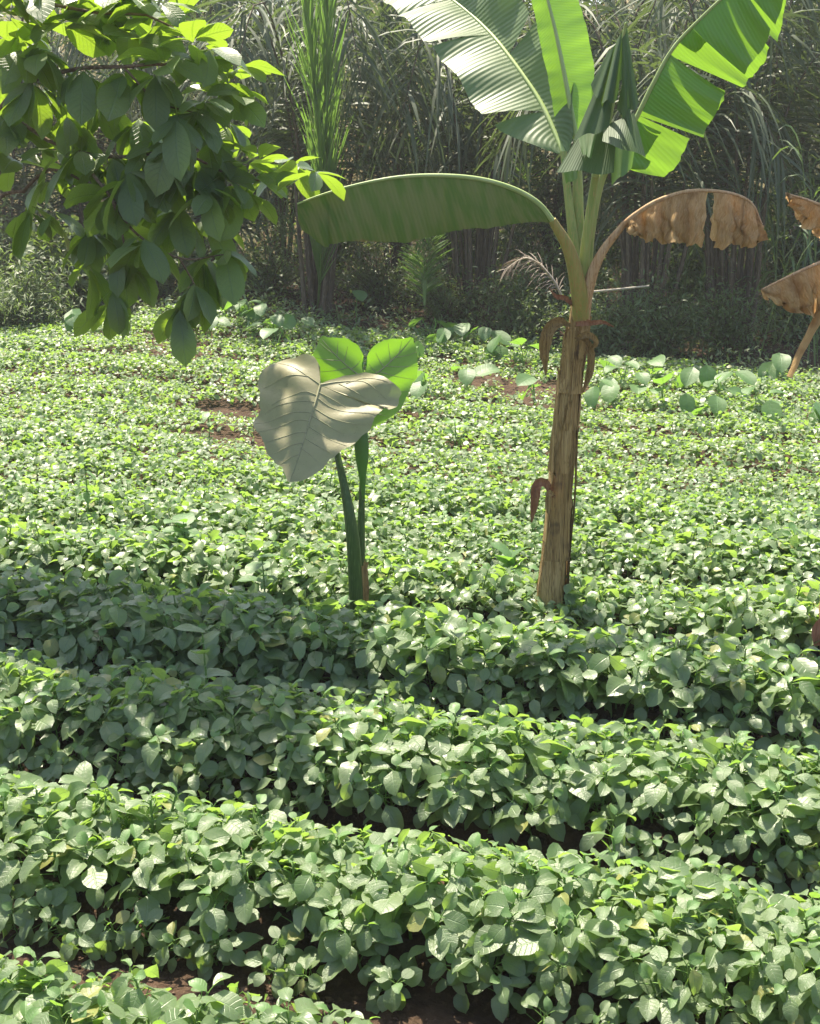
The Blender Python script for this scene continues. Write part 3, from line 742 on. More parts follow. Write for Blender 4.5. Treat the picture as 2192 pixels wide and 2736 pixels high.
for (a, b, c) in [((672, 560), (560, 545), (330, 610)), ((655, 610), (540, 610), (250, 640)), ((640, 690), (500, 690), (200, 712)), ((622, 750), (500, 745), (230, 790)), ((600, 830), (500, 830), (290, 870)), ((575, 900), (490, 910), (330, 950)), ((545, 975), (480, 990), (390, 1020)),
                  ((685, 540), (790, 580), (880, 620)), ((672, 580), (800, 640), (1130, 690)), ((650, 655), (790, 720), (1050, 755)), ((636, 715), (780, 780), (960, 830)), ((612, 790), (740, 850), (870, 890)), ((585, 870), (690, 930), (780, 965)), ((560, 940), (640, 1000), (700, 1055))]:
    v1.append(([c3(*a), c3(*b), c3(*c)], .0032, .001))
v1 += [([J1, c3(590, 420), c3(480, 350), c3(380, 300)], .005, .001), ([J1, c3(820, 440), c3(980, 440), c3(1130, 540), c3(1215, 600)], .005, .001),
       ([c3(600, 430), c3(460, 430), c3(260, 450)], .003, .001), ([c3(870, 450), c3(1000, 420), c3(1180, 460)], .003, .001), ([c3(820, 455), c3(960, 530), c3(1150, 630)], .003, .001)]
ear_leaf('leaf_blade', J1, 6.66, (-.10, -.76, .66), c3(455, 1165), out1, M['ear_pale'], v1,
         lambda a, b: -.16 * np.maximum(a, 0) ** 2 - .30 * b ** 2 - .9 * np.maximum(b - .12, 0) ** 2 + .012 * np.sin(a * 38 + np.abs(b) * 14) * np.minimum(np.abs(b) * 6, 1) + .02 * np.sin(b * 14 + a * 6) + .007 * np.sin(a * 21 + b * 5) * np.minimum(np.abs(b) * 4, 1) ** 2)
J2 = c3(1004, 440)
out2 = [c3(*p) for p in [(1010, 385), (990, 330), (1003, 270), (960, 190), (900, 150), (800, 140), (705, 128), (660, 190), (634, 262), (675, 330), (690, 430), (720, 520), (800, 640), (900, 760), (965, 840), (1012, 835), (1100, 775), (1200, 715), (1290, 625), (1330, 540), (1383, 430), (1388, 300), (1393, 210), (1362, 128),
       (1240, 150), (1130, 165), (1060, 215), (1028, 260), (1030, 330), (1015, 385), (1010, 385)]]
v2 = [([J2, c3(990, 600), c3(970, 760), c3(965, 838)], .007, .002), ([J2, c3(880, 340), c3(780, 240), c3(705, 150)], .006, .0015), ([J2, c3(1120, 380), c3(1250, 260), c3(1355, 140)], .006, .0015)]
for (a, b) in [((900, 355), (690, 385)), ((850, 305), (650, 280)), ((800, 260), (690, 175)), ((860, 315), (890, 200)), ((910, 365), (985, 300)), ((810, 270), (820, 160)),
               ((1110, 385), (1370, 440)), ((1160, 345), (1385, 340)), ((1230, 280), (1388, 240)), ((1150, 352), (1090, 250)), ((1200, 310), (1180, 180)), ((1260, 250), (1280, 160)), ((1100, 390), (1040, 330)),
               ((1000, 500), (1330, 530)), ((995, 570), (1280, 620)), ((985, 650), (1190, 710)), ((978, 720), (1090, 775)), ((1000, 490), (740, 520)), ((990, 600), (850, 680))]:
    m_ = ((a[0] + b[0]) / 2, (a[1] + b[1]) / 2 + 8)
    v2.append(([c3(*a), c3(*m_), c3(*b)], .0028, .001))
tag(ear_leaf('leaf_blade', J2, 6.92, (.08, -.93, .22), c3(965, 840), out2, M['ear'], v2,
         lambda a, b: -.35 * b ** 2 + .25 * a * np.abs(b) + .010 * np.sin(a * 30 + np.abs(b) * 20), rim=.02)[0], 'glowing green leaf standing upright behind the pale one')
part('leaf_stalk', tube(MB(), px_curve([(954, 1650, 6.74), (950, 1545, 6.74), (943, 1440, 6.73), (930, 1350, 6.74), (912, 1260, 6.78), (895, 1190, 6.84), (872, 1090, 6.84), (857, 1031, 6.69)], 40), [.034, .036, .035, .031, .023, .017, .014, .012, .009], 14), M['ear_stalk'], ear)
part('leaf_stalk', tube(MB(), px_curve([(962, 1640, 6.80), (964, 1500, 6.82), (966, 1380, 6.84), (969, 1260, 6.86), (972, 1160, 6.89), (973, 1060, 6.93), (972, 1015, 6.93)], 34), [.026, .025, .021, .016, .013, .011, .009], 12), M['ear_stalk'], ear)
roll = px_curve([(972, 1335, 6.79), (969, 1280, 6.79), (966, 1220, 6.785), (963, 1165, 6.79), (962, 1120, 6.80), (964, 1075, 6.81), (967, 1040, 6.82)], 30)
part('rolled_leaf', tube(MB(), roll, [.006, .013, .020, .029, .032, .030, .026, .018, .012], 16, ripple=lambda t, a: 1 + .28 * np.maximum(0, np.cos(a - t * 2.5)) ** 6), M['taro'], ear)
part('old_sheath', shell(MB(), px_curve([(968, 1640, 6.76), (972, 1560, 6.75), (973, 1505, 6.75)], 20), [.016, .015, .010], 0, 1, -1.9, 1.9, lift=.002, seed=5, taper=.35), M['sheath'], ear)

# ------------------------------------------------------------------ tree at the left: trunk out of view, leafy branches reaching in
tree = thing('broadleaf_tree', 'large-leaved tree reaching in from the upper left with hanging branches', 'tree', (-3.4, 6.7, 0))
TR = spline([(-3.4, 6.7, 0), (-3.3, 6.65, 1.2), (-3.45, 6.6, 2.4), (-3.6, 6.8, 3.6)], 20)
part('trunk', tube(MB(), TR, [.17, .14, .12, .10, .06], 12, ripple=rip), M['bark'], tree)
def limb(pts3, R, name='branch'):
    return part(name, tube(MB(), spline(pts3, 26), R, 7), M['bark'], tree)
q = lambda x, y, d: P(x, y, d + .5 + .22 * float(smooth(450, 700, x)))
limb([(-3.4, 6.9, 1.55), (-2.6, 6.9, 1.72), q(0, 527, 6.4), q(52, 521, 6.3), q(104, 469, 6.25), q(156, 452, 6.2), q(250, 500, 6.1), q(300, 520, 6.1)], [.045, .03, .016, .011, .010, .008, .005])
limb([(-3.4, 6.9, 1.8), (-2.6, 6.9, 2.1), q(-20, 318, 6.3), q(104, 365, 6.2), q(203, 405, 6.15), q(301, 420, 6.1), q(405, 411, 6.05), q(463, 400, 6.0), q(560, 440, 6.0), q(640, 484, 6.0), q(712, 480, 6.0), q(770, 446, 6.0)], [.05, .035, .02, .014, .012, .010, .009, .008, .006, .004])
limb([(-3.42, 6.9, 2.2), (-2.6, 6.7, 2.7), q(-40, 20, 6.1), q(120, 10, 6.0), q(260, 35, 5.95), q(400, 42, 5.9), q(510, 108, 5.9)], [.045, .03, .02, .013, .01, .007, .004])
limb([q(-20, 318, 6.3), q(60, 230, 6.1), q(200, 185, 6.0), q(330, 178, 5.95), q(430, 172, 5.9), q(620, 182, 5.9)], [.014, .011, .009, .007, .004])
limb([q(203, 405, 6.15), q(260, 480, 6.0), q(300, 530, 5.95), q(360, 620, 5.9), q(480, 690, 5.9), q(600, 680, 5.95)], [.01, .008, .006, .005, .003])
limb([q(300, 530, 5.95), q(330, 640, 5.95), q(335, 760, 5.95)], [.006, .005, .003], 'twig')
limb([q(480, 690, 5.9), q(520, 760, 5.92), q(530, 800, 5.92)], [.005, .004, .003], 'twig')
limb([q(330, 178, 5.95), q(420, 270, 5.95), q(515, 300, 5.95)], [.006, .005, .003], 'twig')
limb([q(60, 230, 6.1), q(90, 215, 6.05), q(105, 225, 6.0)], [.006, .004, .003], 'twig')
TLV = []
for i in range(6):
    kw = dict(fold=rng.uniform(.05, .35), droop=rng.uniform(.05, .30), wave=rng.uniform(.008, .022), twist=rng.uniform(-.35, .35), ph=rng.uniform(0, 6))
    TLV.append(MB().add(*leaf_grid(6, 4, 1, rng.uniform(.46, .56), 'obovate', **kw)).mesh('leaf', M['tree_leaf']))
# (x, y, distance, leaves, droop of the leaves in degrees, length)
ROS = [(168, 68, 5.9, 8, 10, .22), (24, 40, 6.0, 7, 5, .20), (60, 130, 6.0, 6, 45, .20), (262, 40, 5.95, 8, 25, .20), (330, -10, 5.95, 7, 20, .2), (405, 35, 5.9, 8, 10, .19), (430, 10, 5.95, 6, 10, .18), (515, 108, 5.9, 8, -10, .16), (440, 168, 5.9, 8, 5, .19),
       (372, 105, 5.95, 6, 20, .19), (628, 182, 5.9, 8, 15, .18), (545, 170, 5.9, 6, 25, .17), (90, 215, 6.0, 8, 55, .21), (330, 190, 5.95, 8, 55, .22), (225, 190, 6.0, 7, 60, .21), (415, 210, 5.95, 7, 60, .22), (545, 275, 5.9, 9, 25, .18),
       (515, 300, 5.95, 8, 55, .21), (470, 325, 5.95, 7, 65, .21), (450, 395, 6.0, 9, 20, .19), (395, 405, 6.05, 7, 60, .21), (10, 330, 6.2, 7, 40, .20), (150, 395, 6.15, 6, 45, .20), (215, 400, 6.1, 7, 65, .22), (300, 415, 6.1, 8, 50, .20),
       (300, 522, 5.85, 9, 40, .22), (340, 470, 5.95, 7, 60, .22), (455, 470, 5.95, 9, 50, .24), (530, 450, 5.95, 8, 45, .20), (600, 480, 6.0, 8, 25, .18), (700, 478, 6.0, 8, 30, .17), (772, 446, 6.0, 9, 0, .17), (640, 500, 6.0, 6, 60, .18),
       (80, 560, 6.2, 6, 55, .19), (140, 580, 6.1, 4, 45, .17), (380, 640, 5.9, 9, 45, .22), (240, 620, 6.0, 8, 70, .22), (480, 560, 6.0, 8, 60, .22), (600, 675, 5.9, 7, 55, .20), (545, 690, 5.95, 7, 65, .20), (330, 690, 5.95, 7, 75, .20), (300, 770, 5.95, 5, 75, .18),
       (520, 760, 5.92, 8, 75, .18), (235, 705, 6.0, 4, 70, .19), (555, 590, 6.0, 5, 60, .20), (20, -20, 6.0, 8, 20, .2), (200, -20, 6.0, 8, 20, .2), (340, 60, 6.1, 8, 30, .2), (60, 80, 6.1, 8, 30, .2), (480, 60, 6.0, 7, 10, .18), (560, 130, 6.0, 7, 20, .17), (590, 230, 6.0, 8, 25, .18), (640, 250, 6.0, 6, 25, .16), (610, 330, 6.0, 7, 45, .18), (560, 380, 6.0, 8, 40, .18), (660, 440, 6.0, 7, 20, .17), (560, 500, 6.0, 7, 45, .19), (50, 300, 6.2, 7, 45, .2), (40, 420, 6.3, 5, 40, .2), (150, 250, 6.3, 7, 50, .2), (260, 280, 6.3, 8, 55, .2), (370, 320, 6.3, 8, 50, .2), (400, 520, 6.25, 7, 60, .2), (300, 600, 6.25, 8, 60, .2), (845, 462, 5.75, 5, 15, .15), (480, 820, 5.95, 6, 70, .19), (290, 815, 5.95, 4, 75, .18), (110, -30, 6.0, 7, 20, .2), (110, 130, 6.05, 7, 45, .2), (20, 190, 6.1, 6, 45, .2), (690, 420, 6.0, 5, -15, .15), (800, 470, 6.05, 5, 10, .15), (130, 470, 6.2, 4, 50, .18), (180, 300, 6.1, 5, 65, .2)]
nleaf = 0
for (x, y, d, n, dr, L) in ROS:
    d = d + .5 + .22 * float(smooth(450, 700, x)); L = L * d / 6.0; dr = dr * .85 - 4
    c = P(x, y, d + rng.normal(0, .10)); az = rng.uniform(0, 6.28)
    for i in range(n):
        az += 2.4 + rng.normal(0, .25)
        e = math.radians(-dr + rng.normal(0, 16))
        dv = np.array((math.cos(az) * math.cos(e), math.sin(az) * math.cos(e), math.sin(e)))
        nh = np.array((0, 0, 1.0)) + .7 * np.array((math.cos(az), math.sin(az), 0)) * math.sin(math.radians(max(dr, 0))) + rng.normal(0, .42, 3)
        base = c + dv * .012 + np.array((0, 0, rng.normal(0, .015)))
        LL = L * 1.02 * rng.uniform(.62, 1.2)
        if nleaf < 300:
            shared('leaf', TLV[int(rng.integers(0, 6))], tree, Matrix(mat4(basis(dv, nh), base - np.array(tree.location), LL).tolist()))
        else:
            ROS_X = globals().setdefault('ROS_X', [])
            ROS_X.append((base, dv, nh, LL))
        nleaf += 1
mb = MB(); lg = leaf_grid(5, 2, 1, .5, 'obovate', .2, .2)
for (base, dv, nh, LL) in globals().get('ROS_X', []):
    Mx = mat4(basis(dv, nh), base, LL); mb.add(lg[0] @ Mx[:3, :3].T + Mx[:3, 3], lg[1], lg[2])
for i in range(800):  # unseen leaf layer added above the view to shade the left beds
    c = np.array((rng.uniform(-3.0, -1.15), rng.uniform(7.7, 8.4), 3.75 + abs(rng.normal(0, .35)))); az = rng.uniform(0, 6.28); e = math.radians(rng.normal(-35, 25))
    if proj(c)[1] > -75: continue
    dv = np.array((math.cos(az) * math.cos(e), math.sin(az) * math.cos(e), math.sin(e)))
    Mx = mat4(basis(dv, (0, 0, 1)), c, rng.uniform(.18, .25)); mb.add(lg[0] @ Mx[:3, :3].T + Mx[:3, 3], lg[1], lg[2])
# the rest of the crown, up and to the left, out of the picture
for i in range(900):
    a = rng.uniform(0, 6.28); r = math.sqrt(rng.random())
    c = np.array((-4.1 + 1.7 * r * math.cos(a), 7.4 + 1.6 * r * math.sin(a), 3.9 + rng.normal(0, .55)))
    az = rng.uniform(0, 6.28); e = math.radians(rng.normal(-35, 25))
    dv = np.array((math.cos(az) * math.cos(e), math.sin(az) * math.cos(e), math.sin(e)))
    Mx = mat4(basis(dv, (0, 0, 1)), c, rng.uniform(.17, .24)); mb.add(lg[0] @ Mx[:3, :3].T + Mx[:3, 3], lg[1], lg[2])
tag(part('crown', mb, M['tree_leaf'], tree), kind='stuff')

# ------------------------------------------------------------------ palms
def strip(mb, base, d, L, W, droop, nseg=4, side=(1, 0, 0)):
    t = np.linspace(0, 1, nseg + 1); d = unit(d)
    C = base + d * (L * t)[:, None] + np.array((0, 0, -1.0)) * (droop * L * t ** 2)[:, None]
    w = W * np.array([.55, 1, .95, .65, .08])[:nseg + 1] if nseg == 4 else W * np.interp(t, [0, .3, .7, 1], [.5, 1, .8, .06])
    s = np.cross(d, (0, 0, 1)); s = unit(s) if np.linalg.norm(s) > .1 else unit(side)
    s = unit(s + np.asarray(side) * .6)
    V = np.stack([C - s * w[:, None] / 2, C + s * w[:, None] / 2], 1).reshape(-1, 3)
    U = np.stack([np.tile((.25, .75), nseg + 1), np.repeat(t, 2)], -1)
    mb.add(V, gridfaces(nseg + 1, 2), U)

def frond(name, C, parent, R, leafm, stalkm, n=55, L=.75, W=.022, start=.38, hang=.9, spread=1.0, up=0.0, seed=0, brk=.12):
    """a feather leaf: a bowed stalk with two rows of narrow leaflets"""
    r = np.random.default_rng(seed)
    o = part(name, tube(MB(), C, R, 6), stalkm, parent)
    T, N, S = frames(C, (0.05, -.3, 1) if abs(unit(C[-1] - C[0])[2]) < .95 else (0, -1, 0.2)); ts = np.linspace(0, 1, len(C)); b = MB()
    for i in range(n):
        t = start + (1 - start) * (i + .5) / n
        for sd in (-1, 1):
            if r.random() < .06: continue
            c = np.array([np.interp(t, ts, C[:, k]) for k in range(3)])
            Tt = np.array([np.interp(t, ts, T[:, k]) for k in range(3)]); St = np.array([np.interp(t, ts, S[:, k]) for k in range(3)]); Nt = np.array([np.interp(t, ts, N[:, k]) for k in range(3)])
            f = (t - start) / (1 - start)
            d = St * sd * spread + Tt * (.55 + .5 * f + up) + Nt * r.normal(.1, .28) + r.normal(0, .07, 3)
            l = L * (math.sin(math.pi * min(1, .22 + .72 * f)) * .75 + .28) * r.uniform(.8, 1.12)
            strip(b, c, d, l, W * r.uniform(.7, 1.2), hang * r.uniform(.4, 1.35), 4, r.normal(0, 1, 3))
    tag(part('leaflets', b, leafm, o), kind='stuff')
    return o

def palm(base, fr, label, leafm='palm', group='palm clumps behind the field', height_=2.6, reach=1.5, L=1.0, W=.040, seed=0, lean=(0, 0), n=44, stalks=13, bare=.38):
    r = np.random.default_rng(seed)
    b = np.array((base[0], base[1], float(height(base[0], base[1]))))
    o = thing('palm_clump', label, 'palm', b, group)
    for i in range(fr):
        az = 6.283 * (i + r.uniform(-.3, .3)) / fr; k = r.uniform(.25, 1.0); hh = height_ * r.uniform(.75, 1.25)
        dx = np.array((math.cos(az), math.sin(az), 0)) * reach * k + np.array((*lean, 0))
        p0 = b + np.array((math.cos(az), math.sin(az), 0)) * .12 * k
        C = spline([p0, p0 + dx * .18 + (0, 0, hh * .45), p0 + dx * .50 + (0, 0, hh * .85), p0 + dx * .95 + (0, 0, hh * 1.02), p0 + dx * 1.5 + (0, 0, hh * (.95 - .25 * k))], 26)
        frond('frond', C, o, [.030, .022, .016, .010, .004], M[leafm], M['palm_stalk'], n, L, W, bare, r.uniform(.55, 1.25), seed=seed * 31 + i)
    for i in range(stalks):                                        # old cut leaf bases standing in the clump
        az = r.uniform(0, 6.28); p0 = b + np.array((math.cos(az), math.sin(az), 0)) * r.uniform(.1, .26)
        hh = r.uniform(.8, 2.1); dx = np.array((math.cos(az), math.sin(az), 0)) * r.uniform(.05, .35)
        C = spline([p0, p0 + dx * .5 + (0, 0, hh * .5), p0 + dx + (0, 0, hh)], 10)
        part('old_stalk', tube(MB(), C, [.035, .028, .02], 6), M['palm_stalk'], o)
    return o
def gp(px, d): return ((px - 1096) / FPX * d * 1.0 * (1 / (CP + (1368 - 830) / FPX * SP)), d)
palms = [((gp(850, 17.8)), 10, 'palm clump with a bundle of dark stalks left of the level banana leaf', 1, (0, .25), 3.5, 1.3),
         ((gp(1270, 18.0)), 9, 'palm clump with thin dark stalks behind the level banana leaf', 2, (.1, .25), 3.5, 1.3),
         ((gp(1720, 16.6)), 9, 'dark palm clump behind the dry brown banana leaf', 3, (0, .25), 3.4, 1.15),
         ((gp(1960, 16.9)), 9, 'dark palm clump between the dry banana leaf and the right edge', 4, (.1, .25), 3.7, 1.2),
         ((gp(590, 19.8)), 13, 'grey palm showing beside the tree branch at upper left', 5, (.3, 0), 3.9, 2.1),
         ((gp(1060, 20.4)), 13, 'grey palm hanging over the gap left of the banana crown', 6, (0, 0), 3.9, 2.2),
         ((gp(1480, 20.0)), 13, 'grey palm behind the crown of the banana plant', 7, (0, 0), 4.2, 2.2),
         ((gp(1880, 20.0)), 13, 'tall grey palm beyond the torn right banana leaf', 8, (0, 0), 4.2, 2.1),
         ((gp(2230, 18.5)), 15, 'grey palm at the top right edge of the view', 9, (-.2, 0), 4.0, 2.0),
         ((gp(250, 21.0)), 14, 'grey palm hidden behind the tree branch at far left', 10, (.2, 0), 3.9, 2.1),
         ((gp(760, 23.5)), 15, 'palm farther up the slope behind the bright green frond', 11, (0, 0), 5.0, 2.6),
         ((gp(1260, 24.0)), 15, 'palm farther up the slope behind the upper left banana leaf', 12, (0, 0), 5.0, 2.6),
         ((gp(1700, 24.0)), 15, 'palm farther up the slope right of the banana crown', 13, (0, 0), 5.0, 2.6),
         ((gp(30, 21.5)), 14, 'palm on the slope behind the tree at the left edge', 15, (0, 0), 4.2, 2.2),
         ((gp(430, 24.0)), 14, 'palm farther up the slope behind the tree branch', 16, (0, 0), 5.0, 2.6),
         ((gp(2080, 23.5)), 15, 'palm farther up the slope toward the top right corner', 14, (0, 0), 4.6, 2.6)]
for base, fr, lab, sd, lean, hh, rc in palms:
    po = palm(base, fr, lab, seed=sd, lean=lean, height_=hh, reach=rc, stalks=9 if sd < 5 else 2, bare=.36 if sd < 5 else .14, n=44 if sd < 5 else 54)
    if sd == 1: palm1 = po
# the fresh upright fronds of the first palm
b = np.array(palm1.location)
for i, (x1, y1, x2, y2, x3, y3) in enumerate([(862, 560, 842, 250, 800, -120), (872, 560, 872, 250, 880, -160)]):
    C = spline([b + (0, -.05, 0), P(x1, y1, 17.0), P(x2, y2, 16.4), P(x3, y3, 16.2)], 26)
    tag(frond('fresh_frond', C, palm1, [.013, .012, .010, .005], M['palm_green'], M['palm_stalk_green'], 105, 1.15, .022, .08, .06, .17, .6, seed=90 + i), 'bright green upright frond')

def young_palm(px, py, d, label, hpx, fronds, L=.38, green='palm_green'):
    p = P(px, py, d); o = thing('young_palm', label, 'palm', p); sc = hpx / (FPX / d)
    for i, (dx, k) in enumerate(fronds):
        C = spline([p, p + np.array((dx * .25, 0, .45 * k)) * sc, p + np.array((dx * .6, -.05, .8 * k)) * sc, p + np.array((dx, -.1, 1.0 * k)) * sc], 14)
        frond('frond', C, o, [.014, .010, .007, .003], M[green], M['palm_stalk_green'], 30, L, .020, .12, .15, .9, .25, seed=int(px) + i)
    return o
young_palm(1135, 815, 16.4, 'small bright green palm seedling under the level banana leaf', 200, [(-.02, 1.0), (.12, .9), (-.14, .75)])
young_palm(1075, 480, 20.0, 'small green palm seedling above the level banana leaf', 120, [(-.5, .9), (-.1, 1.1), (.45, 1.0), (.75, .5), (-.85, .4)], .45)
young_palm(1395, 560, 18.0, 'small green palm seedling just left of the banana stalks', 190, [(-.1, 1.0), (.25, .9), (-.4, .8)], .42)
dp = thing('dead_palm_frond', 'withered grey-brown palm frond leaning left of the banana trunk', 'palm frond', P(1505, 800, 8.5))
frond('frond_stalk', px_curve([(1505, 800, 8.5), (1480, 750, 8.5), (1440, 705, 8.5), (1400, 690, 8.5), (1350, 720, 8.5)], 20), dp, [.009, .007, .005, .003], M['palm_dry'], M['stick'], 34, .17, .007, .1, .5, .8, seed=77)

# ------------------------------------------------------------------ reeds, bushes, undergrowth on the far bank
def reed_clump(px, d, label, n, Hh, group, seed):
    r = np.random.default_rng(seed); x, y = gp(px, d); z = float(height(x, y))
    o = thing('reed_clump', label, 'reeds', (x, y, z), group); cm, bm_ = MB(), MB(); n = int(n * .35)
    for i in range(n):
        bx, by = x + r.normal(0, .28), y + r.normal(0, .28); hh = Hh * r.uniform(.6, 1.15); ln = r.normal(0, .25, 2)
        C = spline([(bx, by, z), (bx + ln[0] * .4, by + ln[1] * .4, z + hh * .5), (bx + ln[0], by + ln[1], z + hh)], 6)
        tube(cm, C, [.011, .009, .004], 4)
        for k in range(9):
            t = r.uniform(.25, 1); c = C[min(6, int(t * 6))] + (C[min(6, int(t * 6) + 1)] - C[min(6, int(t * 6))]) * (t * 6 % 1)
            a = r.uniform(0, 6.28); e = math.radians(r.uniform(35, 75))
            strip(bm_, c, (math.cos(a) * math.cos(e), math.sin(a) * math.cos(e), math.sin(e)), r.uniform(.6, 1.15), r.uniform(.018, .034), r.uniform(.7, 1.5), 5, r.normal(0, 1, 3))
    part('canes', cm, M['palm_stalk_green'], o); tag(part('blades', bm_, M['reed'], o), kind='stuff')
for i, (px, d, n, Hh, lab) in enumerate([(2140, 15.8, 26, 3.0, 'tall reeds with hanging blades at the right edge'), (2030, 17.2, 24, 3.2, 'tall reeds just left of the right edge'), (1830, 17.8, 22, 3.0, 'tall reeds above the dry banana leaf'),
        (1620, 18.8, 18, 2.8, 'reeds behind the banana stalks'), (700, 19.2, 16, 2.5, 'reeds between the tree branch and the bright green frond'), (980, 19.6, 14, 2.3, 'reeds above the middle of the level banana leaf'), (1380, 19.2, 14, 1.8, 'reeds above the right end of the level banana leaf'), (620, 17.6, 5, .5, 'short grass tuft under the tree branch')]):
    reed_clump(px, d, lab, n, Hh, 'reeds on the far bank', 200 + i)

def bush(px, d, label, rx, rz, n, mat, seed, leaf=(.05, .10), wide=.35, droop=(.1, .6)):
    rx, rz, n, d = rx * 1.2, rz * 1.1, int(n * 1.9), d + .1
    r = np.random.default_rng(seed); x, y = gp(px, d); z = float(height(x, y))
    o = thing('bush', label, 'bush', (x, y, z), 'bushes on the far bank'); sm, lm = MB(), MB()
    tips = []
    for i in range(34):
        a = r.uniform(0, 6.28); k = math.sqrt(r.random()); top = np.array((math.cos(a) * rx * k, math.sin(a) * rx * k * .7, rz * (1 - .55 * k * k) * r.uniform(.6, 1.1)))
        C = spline([(x, y, z), (x + top[0] * .35, y + top[1] * .35, z + top[2] * .55), (x + top[0], y + top[1], z + top[2])], 6)
        tube(sm, C, [.010, .006, .003], 4); tips.append(C)
    V0, F0, U0 = leaf_grid(2, 2, 1, wide, 'lance', .1, .2)
    A = []
    for i in range(n):
        C = tips[r.integers(0, len(tips))]; c = C[r.integers(2, 7)] + r.normal(0, .09, 3)
        a = r.uniform(0, 6.28); e = r.normal(-.2, .5)
        A.append(mat4(basis((math.cos(a) * math.cos(e), math.sin(a) * math.cos(e), math.sin(e)), np.array((0, 0, 1)) + r.normal(0, .4, 3)), c, r.uniform(*leaf)))
    A = np.array(A); VV = np.einsum('nij,vj->nvi', A[:, :3, :3], V0) + A[:, None, :3, 3]
    FF = (F0[None] + (np.arange(n) * len(V0))[:, None, None]).reshape(-1, 4)
    lm.add(VV.reshape(-1, 3), FF, np.tile(U0, (n, 1)))
    part('stems', sm, M['palm_stalk'], o); tag(part('foliage', lm, M[mat], o), kind='stuff')
for i, a in enumerate([(40, 17.2, 'feathery grey-green bush at the far left edge', .75, .95, 2600, 'weed_pale', (.08, .15), .16), (190, 18.2, 'broad-leaved dark bush behind the hanging tree leaves', .7, 1.3, 900, 'weed', (.10, .2), .6),
        (430, 18.8, 'leafy bush behind the lowest tree leaves', .8, 1.1, 1500, 'weed', (.06, .12), .4), (720, 18.4, 'low thicket right of the tree branch', .7, .9, 1500, 'weed', (.05, .10), .35), (1010, 18.2, 'low thicket under the level banana leaf', .8, .9, 1700, 'weed', (.05, .10), .35),
        (1190, 17.6, 'thicket beside the bright palm seedling', .6, .75, 1300, 'weed', (.05, .1), .3), (1380, 16.6, 'thicket left of the banana trunk', .6, .8, 1500, 'weed', (.05, .1), .3), (1610, 15.8, 'sunlit weedy bush just right of the banana trunk', .55, .75, 1700, 'weed_pale', (.05, .11), .26),
        (1480, 17.4, 'bush hidden partly by the banana stalks', .8, 1.2, 1500, 'weed', (.06, .12), .35), (1780, 15.9, 'leafy bush at the foot of the dark palm clump', .6, .9, 1600, 'weed', (.05, .11), .28), (1950, 16.0, 'bush among dark stalks near the right edge', .6, .8, 1300, 'weed', (.05, .1), .28),
        (2120, 17.0, 'green bush behind the drooping dead leaf at right edge', .7, .8, 1300, 'weed', (.05, .1), .3), (300, 20.6, 'grey-green bush on the slope at left', 1.0, 1.5, 1700, 'weed', (.07, .13), .4), (520, 20.5, 'tall dark thicket on the slope right of the tree branch', 1.0, 1.9, 1900, 'weed', (.07, .14), .35), (900, 20.5, 'tall dark thicket behind the dark palm stalks', 1.0, 1.9, 1900, 'weed', (.07, .14), .35), (1200, 20.3, 'tall dark thicket behind the middle of the level banana leaf', 1.0, 1.8, 1900, 'weed', (.07, .14), .35), (1560, 19.6, 'tall dark thicket behind the banana stalks', 1.0, 1.9, 1900, 'weed', (.07, .14), .35), (1830, 18.6, 'tall dark thicket behind the dry brown banana leaf', 1.0, 1.7, 1900, 'weed', (.07, .14), .35), (2100, 18.6, 'tall dark thicket beside the right edge', 1.0, 1.7, 1900, 'weed', (.07, .14), .35),
        (60, 20.0, 'pale bush on the slope at the left edge', .9, 1.7, 1700, 'weed_pale', (.07, .14), .35)]):
    bush(a[0], a[1], a[2], a[3], a[4], a[5], a[6], 300 + i, a[7], a[8])

# low weeds and dry grass between them
mb, mb2 = MB(), MB()
V0, F0, U0 = leaf_grid(2, 2, 1, .3, 'lance', .1, .25)
for mbx, n, s0, s1, ls in ((mb, 20000, S_END + .35, 23, (.05, .12)), (mb2, 5000, 21, 30, (.2, .5))):
    A = []
    for i in range(n):
        x = rng.uniform(-8, 8); s = s0 + (s1 - s0) * rng.random() ** 1.6; s -= .30 * max(x - .5, 0) + .3 if mbx is mb else 0; y = s - ROW * x
        if noise2(x, y, 1.1) < -.7 and mbx is mb: continue
        z = float(height(x, y)) + (rng.random() ** 2 * (.16 + .22 * max(0, float(noise2(x, y, 2.3)))) if mbx is mb else 0)
        a = rng.uniform(0, 6.28); e = rng.normal(.3, .5) if mbx is mb else rng.normal(1.1, .2)
        A.append(mat4(basis((math.cos(a) * math.cos(e), math.sin(a) * math.cos(e), math.sin(e)), np.array((0, 0, 1)) + rng.normal(0, .4, 3)), (x, y, z), rng.uniform(*ls)))
    A = np.array(A); VV = np.einsum('nij,vj->nvi', A[:, :3, :3], V0 * ((1, 1, 1) if mbx is mb else (.25, 1, 1))) + A[:, None, :3, 3]
    FF = (F0[None] + (np.arange(len(A)) * len(V0))[:, None, None]).reshape(-1, 4)
    mbx.add(VV.reshape(-1, 3), FF, np.tile(U0, (len(A), 1)))
tag(part('undergrowth', mb, M['weed_pale']), 'low dark weeds covering the far bank behind the field', 'weeds', kind='stuff')
tag(part('dry_grass', mb2, M['palm_dry']), 'tufts of dry grass on the sunlit slope behind the palms', 'grass', kind='stuff')

